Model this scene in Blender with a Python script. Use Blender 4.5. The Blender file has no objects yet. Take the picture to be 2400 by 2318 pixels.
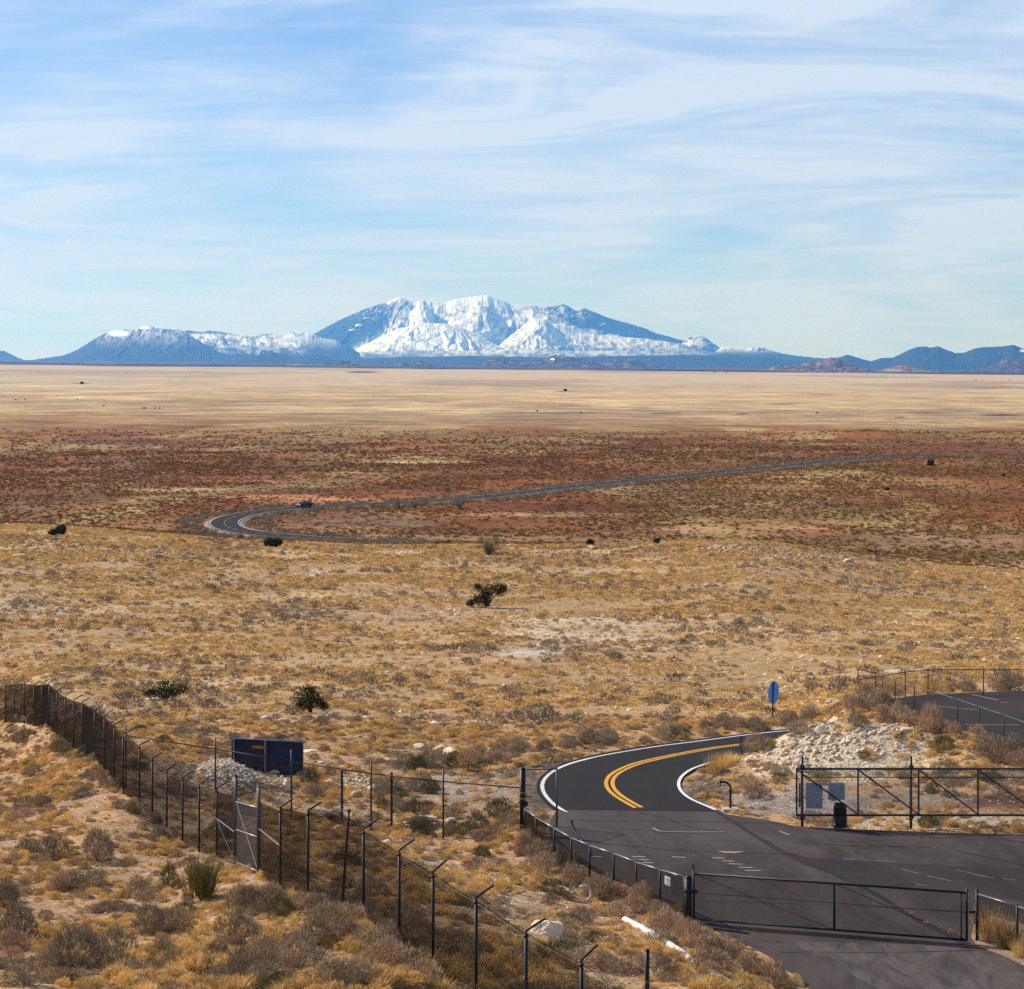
import bpy, math, random
import numpy as np
from mathutils import Vector, Matrix

R = math.radians
rng = np.random.default_rng(7)
random.seed(7)
sc = bpy.context.scene
COL = sc.collection

# ------------------------------------------------------------------ camera
F, CX, EY = 5000.0, 1200.0, 850.0        # focal length, centre column and eye-level row in photograph pixels
cd = bpy.data.cameras.new('camera')
cam = bpy.data.objects.new('camera', cd)
COL.objects.link(cam)
sc.camera = cam
cam.location = (0, 0, 0)
cam.rotation_euler = (R(90), 0, 0)
cd.sensor_width = 36
cd.lens = F / 2400 * 36
cd.shift_y = -(1159 - EY) / 2400
cd.clip_start = 0.5
cd.clip_end = 300000

# ------------------------------------------------------------------ light
SUN_AZ, SUN_EL = -58.0, 36.0              # azimuth measured from +Y towards +X
world = bpy.data.worlds.new('World')
sc.world = world
world.use_nodes = True
wt = world.node_tree
wt.nodes.clear()
wn = wt.nodes.new
wl = wt.links.new


def wmath(op, a, b=None, clamp=False):
    n = wn('ShaderNodeMath')
    n.operation = op
    n.use_clamp = clamp
    for i, v in enumerate((a, b)):
        if v is None:
            continue
        if isinstance(v, (int, float)):
            n.inputs[i].default_value = v
        else:
            wl(v, n.inputs[i])
    return n.outputs[0]


out = wn('ShaderNodeOutputWorld')
bg = wn('ShaderNodeBackground')
sky = wn('ShaderNodeTexSky')
sky.sky_type = 'NISHITA'
sky.sun_disc = False
sky.sun_elevation = R(SUN_EL)
sky.sun_rotation = R(SUN_AZ)
sky.altitude = 1700
sky.air_density = 1.0
sky.dust_density = 0.25
sky.ozone_density = 3.0
bg.inputs['Strength'].default_value = 0.08
tint = wn('ShaderNodeMix')
tint.data_type = 'RGBA'
tint.blend_type = 'MULTIPLY'
tint.inputs[0].default_value = 1.0
tint.inputs[7].default_value = (0.48, 0.83, 1.18, 1)
wl(sky.outputs[0], tint.inputs[6])
geo = wn('ShaderNodeTexCoord')
sep = wn('ShaderNodeSeparateXYZ')
wl(geo.outputs['Generated'], sep.inputs[0])
zz = wmath('ADD', wmath('MAXIMUM', sep.outputs[2], 0.0), 0.13)
cmb = wn('ShaderNodeCombineXYZ')
wl(wmath('DIVIDE', sep.outputs[0], zz), cmb.inputs[0])
wl(wmath('DIVIDE', sep.outputs[1], zz), cmb.inputs[1])


def cloud_noise(scale, sx, sy, rot, detail, rough, off, dist=0.0):
    m = wn('ShaderNodeMapping')
    m.inputs['Rotation'].default_value = (0, 0, R(rot))
    m.inputs['Scale'].default_value = (sx, sy, 1)
    m.inputs['Location'].default_value = off
    wl(cmb.outputs[0], m.inputs[0])
    n = wn('ShaderNodeTexNoise')
    n.inputs['Scale'].default_value = scale
    n.inputs['Detail'].default_value = detail
    n.inputs['Roughness'].default_value = rough
    n.inputs['Distortion'].default_value = dist
    wl(m.outputs[0], n.inputs['Vector'])
    return n.outputs[0]


def wramp(v, a, b):
    n = wn('ShaderNodeMapRange')
    n.interpolation_type = 'SMOOTHSTEP'
    n.inputs[1].default_value = a
    n.inputs[2].default_value = b
    wl(v, n.inputs[0])
    return n.outputs[0]


n_big = wramp(cloud_noise(0.75, 0.9, 0.7, 34, 4, 0.55, (3.1, 1.7, 0), 0.8), 0.28, 0.58)
n_wisp = wramp(cloud_noise(1.5, 0.7, 1.3, 38, 8, 0.62, (0.4, 7.7, 0), 1.4), 0.34, 0.68)
n_fine = wramp(cloud_noise(4.6, 0.35, 1.9, 36, 7, 0.6, (5.0, 2.0, 0), 1.2), 0.40, 0.75)
cl = wmath('MULTIPLY', n_big, wmath('ADD', wmath('MULTIPLY', n_wisp, 0.65), 0.38))
cl = wmath('ADD', cl, wmath('MULTIPLY', n_fine, 0.16))
veil = wmath('POWER', wmath('SUBTRACT', 1.0, wmath('MULTIPLY', wmath('MAXIMUM', sep.outputs[2], 0.0), 2.2, True), True), 5.0)
cl = wmath('ADD', cl, wmath('ADD', wmath('MULTIPLY', veil, 0.42), 0.10))
thin = wn('ShaderNodeMapRange')          # thin cirrus: long slant paths low down, nearly clear overhead
thin.interpolation_type = 'SMOOTHSTEP'
thin.inputs[1].default_value = 0.16
thin.inputs[2].default_value = 0.75
thin.inputs[3].default_value = 1.0
thin.inputs[4].default_value = 0.22
wl(sep.outputs[2], thin.inputs[0])
cl = wmath('MULTIPLY', wmath('MULTIPLY', cl, 0.95, True), thin.outputs[0])
cm = wn('ShaderNodeMix')
cm.data_type = 'RGBA'
wl(cl, cm.inputs[0])
wl(tint.outputs[2], cm.inputs[6])
cm.inputs[7].default_value = (6.15, 7.4, 9.2, 1)
wl(cm.outputs[2], bg.inputs['Color'])
wl(bg.outputs[0], out.inputs['Surface'])

sd = bpy.data.lights.new('sun', 'SUN')
sun = bpy.data.objects.new('sun', sd)
COL.objects.link(sun)
sd.energy = 5.0
sd.angle = R(0.53)
sd.color = (1.0, 0.935, 0.84)
sv = Vector((math.sin(R(SUN_AZ)) * math.cos(R(SUN_EL)), math.cos(R(SUN_AZ)) * math.cos(R(SUN_EL)), math.sin(R(SUN_EL))))
sun.rotation_euler = sv.to_track_quat('Z', 'Y').to_euler()

sc.view_settings.view_transform = 'Standard'
sc.view_settings.look = 'None'
sc.view_settings.gamma = 1
sc.view_settings.use_curve_mapping = False
sc.view_settings.exposure = 0.38
sc.cycles.use_denoising = False
sc.cycles.denoiser = 'OPENIMAGEDENOISE'
sc.cycles.denoising_input_passes = 'RGB_ALBEDO_NORMAL'
sc.cycles.denoising_prefilter = 'ACCURATE'
sc.cycles.volume_bounces = 0
sc.cycles.max_bounces = 5
sc.cycles.diffuse_bounces = 2
sc.cycles.glossy_bounces = 2
sc.cycles.transparent_max_bounces = 8


# ------------------------------------------------------------------ numpy noise
def _hash(ix, iy, s):
    h = (ix.astype(np.int64) * 374761393 + iy.astype(np.int64) * 668265263 + s * 1442695041) & 0xFFFFFFFF
    h = ((h ^ (h >> 13)) * 1274126177) & 0xFFFFFFFF
    h = h ^ (h >> 16)
    return (h & 0xFFFFFF) / float(0xFFFFFF)


def vnoise(x, y, s=0):
    x = np.asarray(x, float)
    y = np.asarray(y, float)
    ix, iy = np.floor(x), np.floor(y)
    fx, fy = x - ix, y - iy
    fx = fx * fx * fx * (fx * (fx * 6 - 15) + 10)
    fy = fy * fy * fy * (fy * (fy * 6 - 15) + 10)
    a, b = _hash(ix, iy, s), _hash(ix + 1, iy, s)
    c, d = _hash(ix, iy + 1, s), _hash(ix + 1, iy + 1, s)
    return (a * (1 - fx) + b * fx) * (1 - fy) + (c * (1 - fx) + d * fx) * fy


def fbm(x, y, o=4, s=0, g=0.5):
    t, a, w = 0.0, 1.0, 0.0
    for i in range(o):
        t = t + a * vnoise(x * 2 ** i + 17.3 * i, y * 2 ** i - 9.1 * i, s + i)
        w += a
        a *= g
    return t / w


def ridged(x, y, o=4, s=0, g=0.5):
    t, a, w = 0.0, 1.0, 0.0
    for i in range(o):
        t = t + a * (1 - np.abs(2 * vnoise(x * 2 ** i + 5.7 * i, y * 2 ** i + 3.3 * i, s + i) - 1))
        w += a
        a *= g
    return t / w


def smooth(a, b, x):
    t = np.clip((x - a) / (b - a), 0, 1)
    return t * t * (3 - 2 * t)


# ------------------------------------------------------------------ the lie of the land
# asphalt of road and forecourt lies in plane 1, the upper car park in plane 2 (drop below eye level against distance)
def z1(D):
    return -(15.21 + 0.028 * D)


def z2(D):
    return -(11.18 + 0.06 * D)


def P1(px, py, up=0.0):
    D = 15.21 / ((py - EY) / F - 0.028)
    return Vector(((px - CX) * D / F, D, z1(D) + up))


def P2(px, py, up=0.0):
    D = 11.18 / ((py - EY) / F - 0.06)
    return Vector(((px - CX) * D / F, D, z2(D) + up))


def W(px, py, D):
    return Vector(((px - CX) * D / F, D, -(py - EY) * D / F))


LOT = [(1314, 1888), (1680, 1896), (1700, 1908), (1800, 1922), (1862, 1936), (2040, 1945), (2290, 1954), (2800, 1962), (3600, 1990), (3600, 2700),
       (2300, 2700), (2000, 2480), (1925, 2360), (1898, 2315), (1868, 2288), (1800, 2236), (1720, 2196), (1640, 2165), (1570, 2118),
       (1480, 2078), (1400, 2044), (1335, 2004), (1292, 1965), (1286, 1935), (1300, 1905)]
ROAD = [(1900, 1703), (1850, 1708), (1800, 1712.5), (1740, 1719.5), (1680, 1727), (1620, 1735), (1560, 1742), (1500, 1750.5), (1440, 1760),
        (1400, 1767.5), (1360, 1777), (1330, 1786), (1305, 1795), (1284, 1806), (1266, 1821), (1257, 1838), (1259, 1853), (1269, 1869),
        (1283, 1885), (1300, 1897), (1680, 1902), (1652, 1884), (1625, 1872), (1606, 1859), (1596, 1846), (1595, 1834), (1603, 1820), (1627, 1805),
        (1668, 1791), (1730, 1779), (1800, 1768), (1860, 1760), (1910, 1753)]
UPLOT = [(2052, 1643), (2120, 1634), (2180, 1627), (2305, 1622), (2500, 1619), (3200, 1612), (3200, 2150), (2500, 1800), (2400, 1762),
         (2295, 1724), (2240, 1703), (2180, 1684), (2110, 1662)]
LOTw = np.array([P1(*p)[:2] for p in LOT])
ROADw = np.array([P1(*p)[:2] for p in ROAD])
UPw = np.array([P2(*p)[:2] for p in UPLOT])


def poly_sd(X, Y, poly):
    """signed distance, negative inside"""
    X = np.asarray(X, float)
    Y = np.asarray(Y, float)
    d = np.full(X.shape, 1e18)
    ins = np.zeros(X.shape, bool)
    n = len(poly)
    for i in range(n):
        ax, ay = poly[i]
        bx, by = poly[(i + 1) % n]
        ex, ey = bx - ax, by - ay
        t = np.clip(((X - ax) * ex + (Y - ay) * ey) / (ex * ex + ey * ey + 1e-12), 0, 1)
        d = np.minimum(d, (X - ax - t * ex) ** 2 + (Y - ay - t * ey) ** 2)
        c = ((ay > Y) != (by > Y)) & (X < (bx - ax) * (Y - ay) / (by - ay + 1e-12) + ax)
        ins ^= c
    d = np.sqrt(d)
    return np.where(ins, -d, d)


# scattered heights: (px, D, py)
FENCE1 = [(-160, 148, 1686), (-110, 145, 1689), (-60, 141, 1693), (-24, 137, 1696), (12, 133, 1699), (34, 129, 1700), (57, 125, 1701), (80, 121, 1702), (98, 117, 1708), (115, 113, 1717), (134, 109.5, 1732),
          (153, 106.5, 1739), (173, 103.5, 1755), (193, 100.5, 1764), (222, 95, 1790), (245, 91.5, 1806), (268, 88.3, 1830), (289, 86, 1856), (327, 83, 1888),
          (357, 81, 1923), (391, 79, 1961), (428, 77, 1979), (467, 75, 1996), (508, 73, 2014)]
CTL = []
for a in FENCE1:
    CTL.append(a)
CTL += [(601, 65.5, 2050), (657, 61.6, 2092), (722, 58.5, 2119), (796, 56, 2136), (852, 54.3, 2162), (936, 51.7, 2225), (1015, 49.2, 2278),
        (1116, 46.5, 2372), (1233, 44, 2464), (1363, 41.5, 2543), (0, 45, 2318), (0, 75, 2005), (0, 100, 1835), (0, 118, 1766), (60, 108, 1784), (130, 100, 1795), (92, 108, 1762), (70, 114, 1742), (100, 112, 1738), (120, 108, 1745), (-100, 122, 1745), (-500, 45, 2250), (-500, 80, 1900), (-500, 120, 1725),
        (-1200, 50, 2100), (-1200, 90, 1800), (-1200, 130, 1620), (100, 86, 1900), (300, 66, 2100), (600, 46, 2330), (900, 45.5, 2340), (300, 45, 2335), (1500, 42, 2520), (1750, 50, 2345),
        (200, 32, 2550), (1200, 32, 2850), (-800, 30, 2400), (2400, 32, 3150), (1200, 15, 4500), (-1000, 15, 3600), (3300, 15, 5200), (3300, 32, 3200),
        (505, 85.3, 1893), (683, 83.5, 1921), (870, 81.5, 1950), (1039, 80, 1966), (1225, 79, 1958), (1305, 80.2, 1928), (1100, 66, 2085), (1400, 62, 2170), (1250, 56, 2205), (1500, 57, 2225),
        (900, 70, 2040), (620, 95, 1815), (300, 110, 1690), (900, 95, 1810), (1150, 95, 1812), (500, 90, 1850), (1100, 87, 1884)]
for px in (-1200, -500, 100, 300, 600, 900, 1200, 1500, 1800):
    b = {-1200: 20, -500: 12, 100: 4}.get(px, 0)
    CTL += [(px, 113, 1689 - 3 * b), (px, 130, 1640 - 2 * b), (px, 150, 1588 - b), (px, 180, 1520 - b)]
for px in (2100, 2400, 2900, 3600):
    CTL += [(px, 123, 1612), (px, 140, 1588), (px, 160, 1556), (px, 190, 1502)]
BROW = [(-1200, 375, 1205), (-500, 372, 1222), (0, 370, 1237), (200, 370, 1245), (400, 365, 1262), (700, 360, 1281), (1100, 355, 1288), (1400, 350, 1288), (1600, 345, 1283), (1750, 340, 1279),
        (1900, 335, 1300), (2150, 330, 1342), (2400, 325, 1369), (2900, 320, 1395), (3600, 315, 1400)]
for (px, D, py) in BROW:
    zb = (py - EY) * D / F
    CTL += [(px, D, py)]
    CTL += [(px, 270, EY + (24.0 * .42 + zb * .58) / 270 * F), (px, 222, EY + (24.6 * .75 + zb * .25) / 222 * F)]
    CTL += [(px, D * 1.13, EY + (zb + 2.8) / (D * 1.13) * F), (px, 520, EY + 40.5 / 520 * F), (px, 480, EY + 40.3 / 480 * F), (px, 650, EY + 40.5 / 650 * F), (px, 900, EY + 40.5 / 900 * F), (px, 1300, EY + 40.5 / 1300 * F)]
for k in range(0, 12):        # plane 1 round the road and forecourt
    D = 56 + 4.5 * k
    for x in (0.6, 3.0, 8.0, 16.0, 26.0):
        if (x > 16 and D > 84) or (x > 8 and D > 88) or (x < 2 and (D < 78 or D > 100)) or (x < 6 and D < 66) or (x < 12 and D < 60):
            continue
        CTL.append((CX + x * F / D, D, EY - z1(D) * F / D))
for D in (96, 104, 112, 120):
    for x in (20 + (112 - D) * .1, 27, 38):
        CTL.append((CX + x * F / D, D, EY - z2(D) * F / D))
CTL += [(1830, 95.5, 1750), (1900, 100, 1701), (2000, 107, 1640), (1760, 92.5, 1800), (2100, 96, 1720), (2250, 92, 1745), (2100, 91, 1795), (1950, 92.5, 1780),
        (2300, 89, 1790), (2060, 88.5, 1846), (2200, 87.5, 1852), (2400, 87, 1850), (1800, 90.5, 1829), (1900, 106, 1712), (2000, 113, 1665), (1850, 89, 1838), (1930, 89, 1840)]
cu = np.array([[(p[0] - CX) / F * 4.0, math.log(p[1])] for p in CTL])
cz = np.array([-(p[2] - EY) * p[1] / F for p in CTL])


def tps_phi(r2):
    return 0.5 * r2 * np.log(r2 + 1e-12)


def tps_fit(P, v, lam=2e-3):
    n = len(P)
    d2 = ((P[:, None] - P[None]) ** 2).sum(-1)
    K = tps_phi(d2) + np.eye(n) * lam
    Q = np.hstack([np.ones((n, 1)), P])
    A = np.block([[K, Q], [Q.T, np.zeros((3, 3))]])
    return np.linalg.solve(A, np.concatenate([v, np.zeros(3)]))


def tps_eval(P, w, U, V):
    r = np.full(U.shape, w[-3]) + w[-2] * U + w[-1] * V
    for i in range(len(P)):
        r = r + w[i] * tps_phi((U - P[i, 0]) ** 2 + (V - P[i, 1]) ** 2)
    return r


tw = tps_fit(cu, cz)


def geo_rows(a, b, q):
    n = max(2, int(math.log(b / a) / q))
    return list(np.exp(np.linspace(math.log(a), math.log(b), n, endpoint=False)))


Drows = np.array(geo_rows(12, 40, .03) + geo_rows(40, 130, .0046) + geo_rows(130, 420, .005) + geo_rows(420, 1500, .007) + geo_rows(1500, 13500, .013) + geo_rows(13500, 68000, .03) + [68000.0])
ucen = np.linspace(-0.285, 0.285, 500)
uo = 0.285 + np.cumsum(np.linspace(0.002, 0.02, 30))
Ucols = np.concatenate([-uo[::-1], ucen, uo])
UU, DD = np.meshgrid(Ucols, Drows)
VV = np.log(DD)
near = tps_eval(cu, tw, UU * 4.0, np.minimum(VV, math.log(1300)))
PX = CX + UU * F
edge_py = 855 + PX / 2400 * 24.0           # the row where the grass plain meets the forest
edge_py = np.clip(edge_py, 845, 890)
zedge = -(edge_py - EY) * 12000 / F
tt = np.clip((DD - 1000) / 11000, 0, 1)
zplain = -40.5 + (zedge + 40.5) * tt
tfar = np.clip((DD - 12000) / 40000, 0, 1)
zfar = -(edge_py - 12 * tfar ** .5 - EY) * DD / F
w_pl = smooth(480, 640, DD)
H = near * (1 - w_pl) + zplain * w_pl
H = np.where(DD > 12000, zfar, H)
XX, YY = UU * DD, DD
# relief: hummocks near by, gullies and swells on the slope and plain
slope_m = smooth(112, 150, DD) * (1 - smooth(300, 380, DD))
H += slope_m * 1.5 * (fbm(XX / 45 + 3, YY / 60, 3, 11) - .5) + slope_m * .5 * (fbm(XX / 9, YY / 14, 3, 12) - .5)
near_m = 1 - smooth(110, 150, DD)
H += near_m * .34 * (fbm(XX / 3.2, YY / 3.2, 4, 13) - .5)
pl_m = smooth(450, 600, DD) * (1 - smooth(9000, 12000, DD))
H += pl_m * (0.6 * (fbm(XX / 70, YY / 70, 3, 14) - .5) + smooth(900, 2500, DD) * 2.2 * (fbm(XX / 420, YY / 420, 4, 15) - .5))
# the low red bluff on the right and a ridge of outcrop on the plain
bl = np.exp(-((YY - 1145 + (XX - 250) * .3) / 70.0) ** 2) * smooth(165, 190, XX) * (1 - smooth(300, 340, XX))
H += 3.2 * bl * (.6 + .8 * fbm(XX / 25, YY / 25, 3, 16))
mound = np.exp(-((XX + 12.2) / 2.1) ** 2 - ((YY - 90.0) / 2.0) ** 2) * (.8 + .5 * fbm(XX / .9, YY / .9, 3, 17))
H += 1.15 * mound
H += .8 * np.exp(-((XX - 14.6) / 5.0) ** 2 - ((YY - 95.5) / 3.2) ** 2) * (.85 + .3 * fbm(XX / 1.2, YY / 1.2, 3, 18))
# flatten under the asphalt
sdL, sdR, sdU = poly_sd(XX, YY, LOTw), poly_sd(XX, YY, ROADw), poly_sd(XX, YY, UPw)
for sdv, zf in ((sdL, z1(DD)), (sdR, z1(DD)), (sdU, z2(DD))):
    w = 1 - smooth(0.0, 2.2, sdv)
    H = H * (1 - w) + (zf - 0.05) * w
LOGD = np.log(Drows)


def hgt(X, Y):
    X = np.asarray(X, float)
    Y = np.asarray(Y, float)
    u = X / Y
    j = np.clip(np.searchsorted(Ucols, u) - 1, 0, len(Ucols) - 2)
    i = np.clip(np.searchsorted(Drows, Y) - 1, 0, len(Drows) - 2)
    fu = np.clip((u - Ucols[j]) / (Ucols[j + 1] - Ucols[j]), 0, 1)
    fv = np.clip((Y - Drows[i]) / (Drows[i + 1] - Drows[i]), 0, 1)
    return (H[i, j] * (1 - fu) + H[i, j + 1] * fu) * (1 - fv) + (H[i + 1, j] * (1 - fu) + H[i + 1, j + 1] * fu) * fv


_D = np.exp(np.linspace(math.log(38), math.log(12000), 6000))


def at(px, py, dmin=38):
    """the ground point seen at this pixel of the photograph"""
    X = (px - CX) / F * _D
    zr = -(py - EY) / F * _D
    hit = np.nonzero((zr < hgt(X, _D)) & (_D > dmin))[0]
    D = _D[hit[0]] if len(hit) else 9000.0
    x = (px - CX) / F * D
    return Vector((x, D, float(hgt(x, D))))


def gz(x, y):
    return float(hgt(x, y))


# ------------------------------------------------------------------ materials
def mat(name, color, rough=0.8, metal=0.0, noise=0.0, nscale=8.0, bump=0.0, bscale=30.0, rnd=0.0, attr=None, coord='Object', spec=0.3, translucent=0.0):
    m = bpy.data.materials.new(name)
    m.use_nodes = True
    nt = m.node_tree
    b = nt.nodes['Principled BSDF']
    b.inputs['Roughness'].default_value = rough
    b.inputs['Metallic'].default_value = metal
    b.inputs['Specular IOR Level'].default_value = spec
    L = nt.links.new
    rgb = nt.nodes.new('ShaderNodeRGB')
    rgb.outputs[0].default_value = (*color, 1)
    c = rgb.outputs[0]
    if attr:
        a = nt.nodes.new('ShaderNodeAttribute')
        a.attribute_name = attr
        c = a.outputs['Color']
    tc = nt.nodes.new('ShaderNodeTexCoord')
    if noise > 0 or rnd > 0:
        hs = nt.nodes.new('ShaderNodeHueSaturation')
        L(c, hs.inputs['Color'])
        val = None
        if noise > 0:
            n = nt.nodes.new('ShaderNodeTexNoise')
            n.inputs['Scale'].default_value = nscale
            n.inputs['Detail'].default_value = 5
            n.inputs['Roughness'].default_value = .65
            L(tc.outputs[coord], n.inputs['Vector'])
            mr = nt.nodes.new('ShaderNodeMapRange')
            mr.inputs[1].default_value = .3
            mr.inputs[2].default_value = .7
            mr.inputs[3].default_value = 1 - noise
            mr.inputs[4].default_value = 1 + noise
            L(n.outputs[0], mr.inputs[0])
            val = mr.outputs[0]
        if rnd > 0:
            oi = nt.nodes.new('ShaderNodeObjectInfo')
            mr2 = nt.nodes.new('ShaderNodeMapRange')
            mr2.inputs[3].default_value = 1 - rnd
            mr2.inputs[4].default_value = 1 + rnd
            L(oi.outputs['Random'], mr2.inputs[0])
            mh = nt.nodes.new('ShaderNodeMath')
            mh.operation = 'MULTIPLY_ADD'
            mh.inputs[1].default_value = .016
            mh.inputs[2].default_value = .489
            frac = nt.nodes.new('ShaderNodeMath')
            frac.operation = 'FRACT'
            mm = nt.nodes.new('ShaderNodeMath')
            mm.operation = 'MULTIPLY'
            mm.inputs[1].default_value = 7.13
            L(oi.outputs['Random'], mm.inputs[0])
            L(mm.outputs[0], frac.inputs[0])
            L(frac.outputs[0], mh.inputs[0])
            L(mh.outputs[0], hs.inputs['Hue'])
            if val is None:
                val = mr2.outputs[0]
            else:
                p = nt.nodes.new('ShaderNodeMath')
                p.operation = 'MULTIPLY'
                L(val, p.inputs[0])
                L(mr2.outputs[0], p.inputs[1])
                val = p.outputs[0]
        L(val, hs.inputs['Value'])
        c = hs.outputs[0]
    L(c, b.inputs['Base Color'])
    if bump > 0:
        n = nt.nodes.new('ShaderNodeTexNoise')
        n.inputs['Scale'].default_value = bscale
        n.inputs['Detail'].default_value = 6
        L(tc.outputs[coord], n.inputs['Vector'])
        bp = nt.nodes.new('ShaderNodeBump')
        bp.inputs['Strength'].default_value = 1
        bp.inputs['Distance'].default_value = bump
        L(n.outputs[0], bp.inputs['Height'])
        L(bp.outputs[0], b.inputs['Normal'])
    if translucent > 0:
        tr = nt.nodes.new('ShaderNodeBsdfTranslucent')
        L(c, tr.inputs['Color'])
        mx = nt.nodes.new('ShaderNodeMixShader')
        mx.inputs[0].default_value = translucent
        L(b.outputs[0], mx.inputs[1])
        L(tr.outputs[0], mx.inputs[2])
        L(mx.outputs[0], nt.nodes['Material Output'].inputs['Surface'])
    return m


def ground_material():
    m = bpy.data.materials.new('desert_ground')
    m.use_nodes = True
    nt = m.node_tree
    L = nt.links.new
    b = nt.nodes['Principled BSDF']
    b.inputs['Roughness'].default_value = .95
    b.inputs['Specular IOR Level'].default_value = .1
    col = nt.nodes.new('ShaderNodeAttribute')
    col.attribute_name = 'tone'
    zn = nt.nodes.new('ShaderNodeAttribute')
    zn.attribute_name = 'zone'          # r: near relief, g: plain scrub speckle, b: forest
    sp = nt.nodes.new('ShaderNodeSeparateColor')
    L(zn.outputs['Color'], sp.inputs[0])
    tc = nt.nodes.new('ShaderNodeTexCoord')

    def noise(scale, det, lo, hi, a, c, off=0, rough=.6):
        mp = nt.nodes.new('ShaderNodeMapping')
        mp.inputs['Location'].default_value = (off, off * 1.7, 0)
        L(tc.outputs['Object'], mp.inputs[0])
        n = nt.nodes.new('ShaderNodeTexNoise')
        n.inputs['Scale'].default_value = scale
        n.inputs['Detail'].default_value = det
        n.inputs['Roughness'].default_value = rough
        L(mp.outputs[0], n.inputs['Vector'])
        r = nt.nodes.new('ShaderNodeMapRange')
        r.inputs[1].default_value = lo
        r.inputs[2].default_value = hi
        r.inputs[3].default_value = a
        r.inputs[4].default_value = c
        L(n.outputs[0], r.inputs[0])
        return r.outputs[0], n.outputs[0]

    def mul(a, c):
        n = nt.nodes.new('ShaderNodeMath')
        n.operation = 'MULTIPLY'
        L(a, n.inputs[0])
        L(c, n.inputs[1])
        return n.outputs[0]

    def lerp1(f, v):          # 1 -> v by f
        n = nt.nodes.new('ShaderNodeMix')
        L(f, n.inputs[0])
        n.inputs[2].default_value = 1
        L(v, n.inputs[3])
        return n.outputs[0]
    n1, _ = noise(.55, 6, .32, .68, .74, 1.22, 3)
    n2, raw = noise(7, 6, .34, .66, .62, 1.28, 5, .7)
    n3, _ = noise(.085, 5, .35, .65, .86, 1.14, 9)
    n4, _ = noise(.28, 3, .50, .60, 1.0, .55, 13, .7)      # scrub dots on the plain
    n5, _ = noise(.020, 6, .36, .64, .62, 1.30, 21, .65)
    n6, _ = noise(.0034, 7, .36, .64, .78, 1.16, 31, .7)
    n7, _ = noise(2.3, 5, .36, .64, .66, 1.26, 17, .7)
    v = mul(n3, mul(lerp1(sp.outputs[0], mul(n7, mul(n1, n2))), lerp1(sp.outputs[1], mul(n4, mul(n5, n6)))))
    hs = nt.nodes.new('ShaderNodeHueSaturation')
    L(col.outputs['Color'], hs.inputs['Color'])
    L(v, hs.inputs['Value'])
    # forest with pale clearings beyond the plain
    f1, _ = noise(.0011, 6, .52, .60, 0, 1, 41, .65)
    fm = nt.nodes.new('ShaderNodeMix')
    fm.data_type = 'RGBA'
    L(f1, fm.inputs[0])
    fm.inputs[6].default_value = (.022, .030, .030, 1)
    fm.inputs[7].default_value = (.26, .20, .15, 1)
    fo = nt.nodes.new('ShaderNodeMix')
    fo.data_type = 'RGBA'
    L(sp.outputs[2], fo.inputs[0])
    L(hs.outputs[0], fo.inputs[6])
    L(fm.outputs[2], fo.inputs[7])
    L(fo.outputs[2], b.inputs['Base Color'])
    bp = nt.nodes.new('ShaderNodeBump')
    bp.inputs['Distance'].default_value = .07
    L(sp.outputs[0], bp.inputs['Strength'])
    L(raw, bp.inputs['Height'])
    L(bp.outputs[0], b.inputs['Normal'])
    return m


def setp(o, label=None, cat=None, group=None, kind=None):
    if label:
        o['label'] = label
    if cat:
        o['category'] = cat
    if group:
        o['group'] = group
    if kind:
        o['kind'] = kind
    return o


def link(name, me, m=None, parent=None):
    o = bpy.data.objects.new(name, me)
    if m is not None and me is not None and not me.materials:
        me.materials.append(m)
    COL.objects.link(o)
    if parent is not None:
        o.parent = parent
    return o


def mesh(name, V, Fc, smooth_=False):
    me = bpy.data.meshes.new(name)
    if isinstance(V, np.ndarray) and isinstance(Fc, np.ndarray):
        me.vertices.add(len(V))
        me.vertices.foreach_set('co', V.astype(np.float32).ravel())
        k = Fc.shape[1]
        me.loops.add(Fc.size)
        me.loops.foreach_set('vertex_index', Fc.astype(np.int32).ravel())
        me.polygons.add(len(Fc))
        me.polygons.foreach_set('loop_start', np.arange(0, Fc.size, k, dtype=np.int32))
        me.update(calc_edges=True)
    else:
        me.from_pydata([tuple(v) for v in V], [], [tuple(f) for f in Fc])
        me.update()
    if smooth_:
        me.polygons.foreach_set('use_smooth', np.ones(len(me.polygons), bool))
    return me


def set_color(me, name, rgb):
    ca = me.color_attributes.new(name, 'FLOAT_COLOR', 'POINT')
    a = np.ones((len(rgb), 4), np.float32)
    a[:, :3] = rgb
    ca.data.foreach_set('color', a.ravel())


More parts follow.
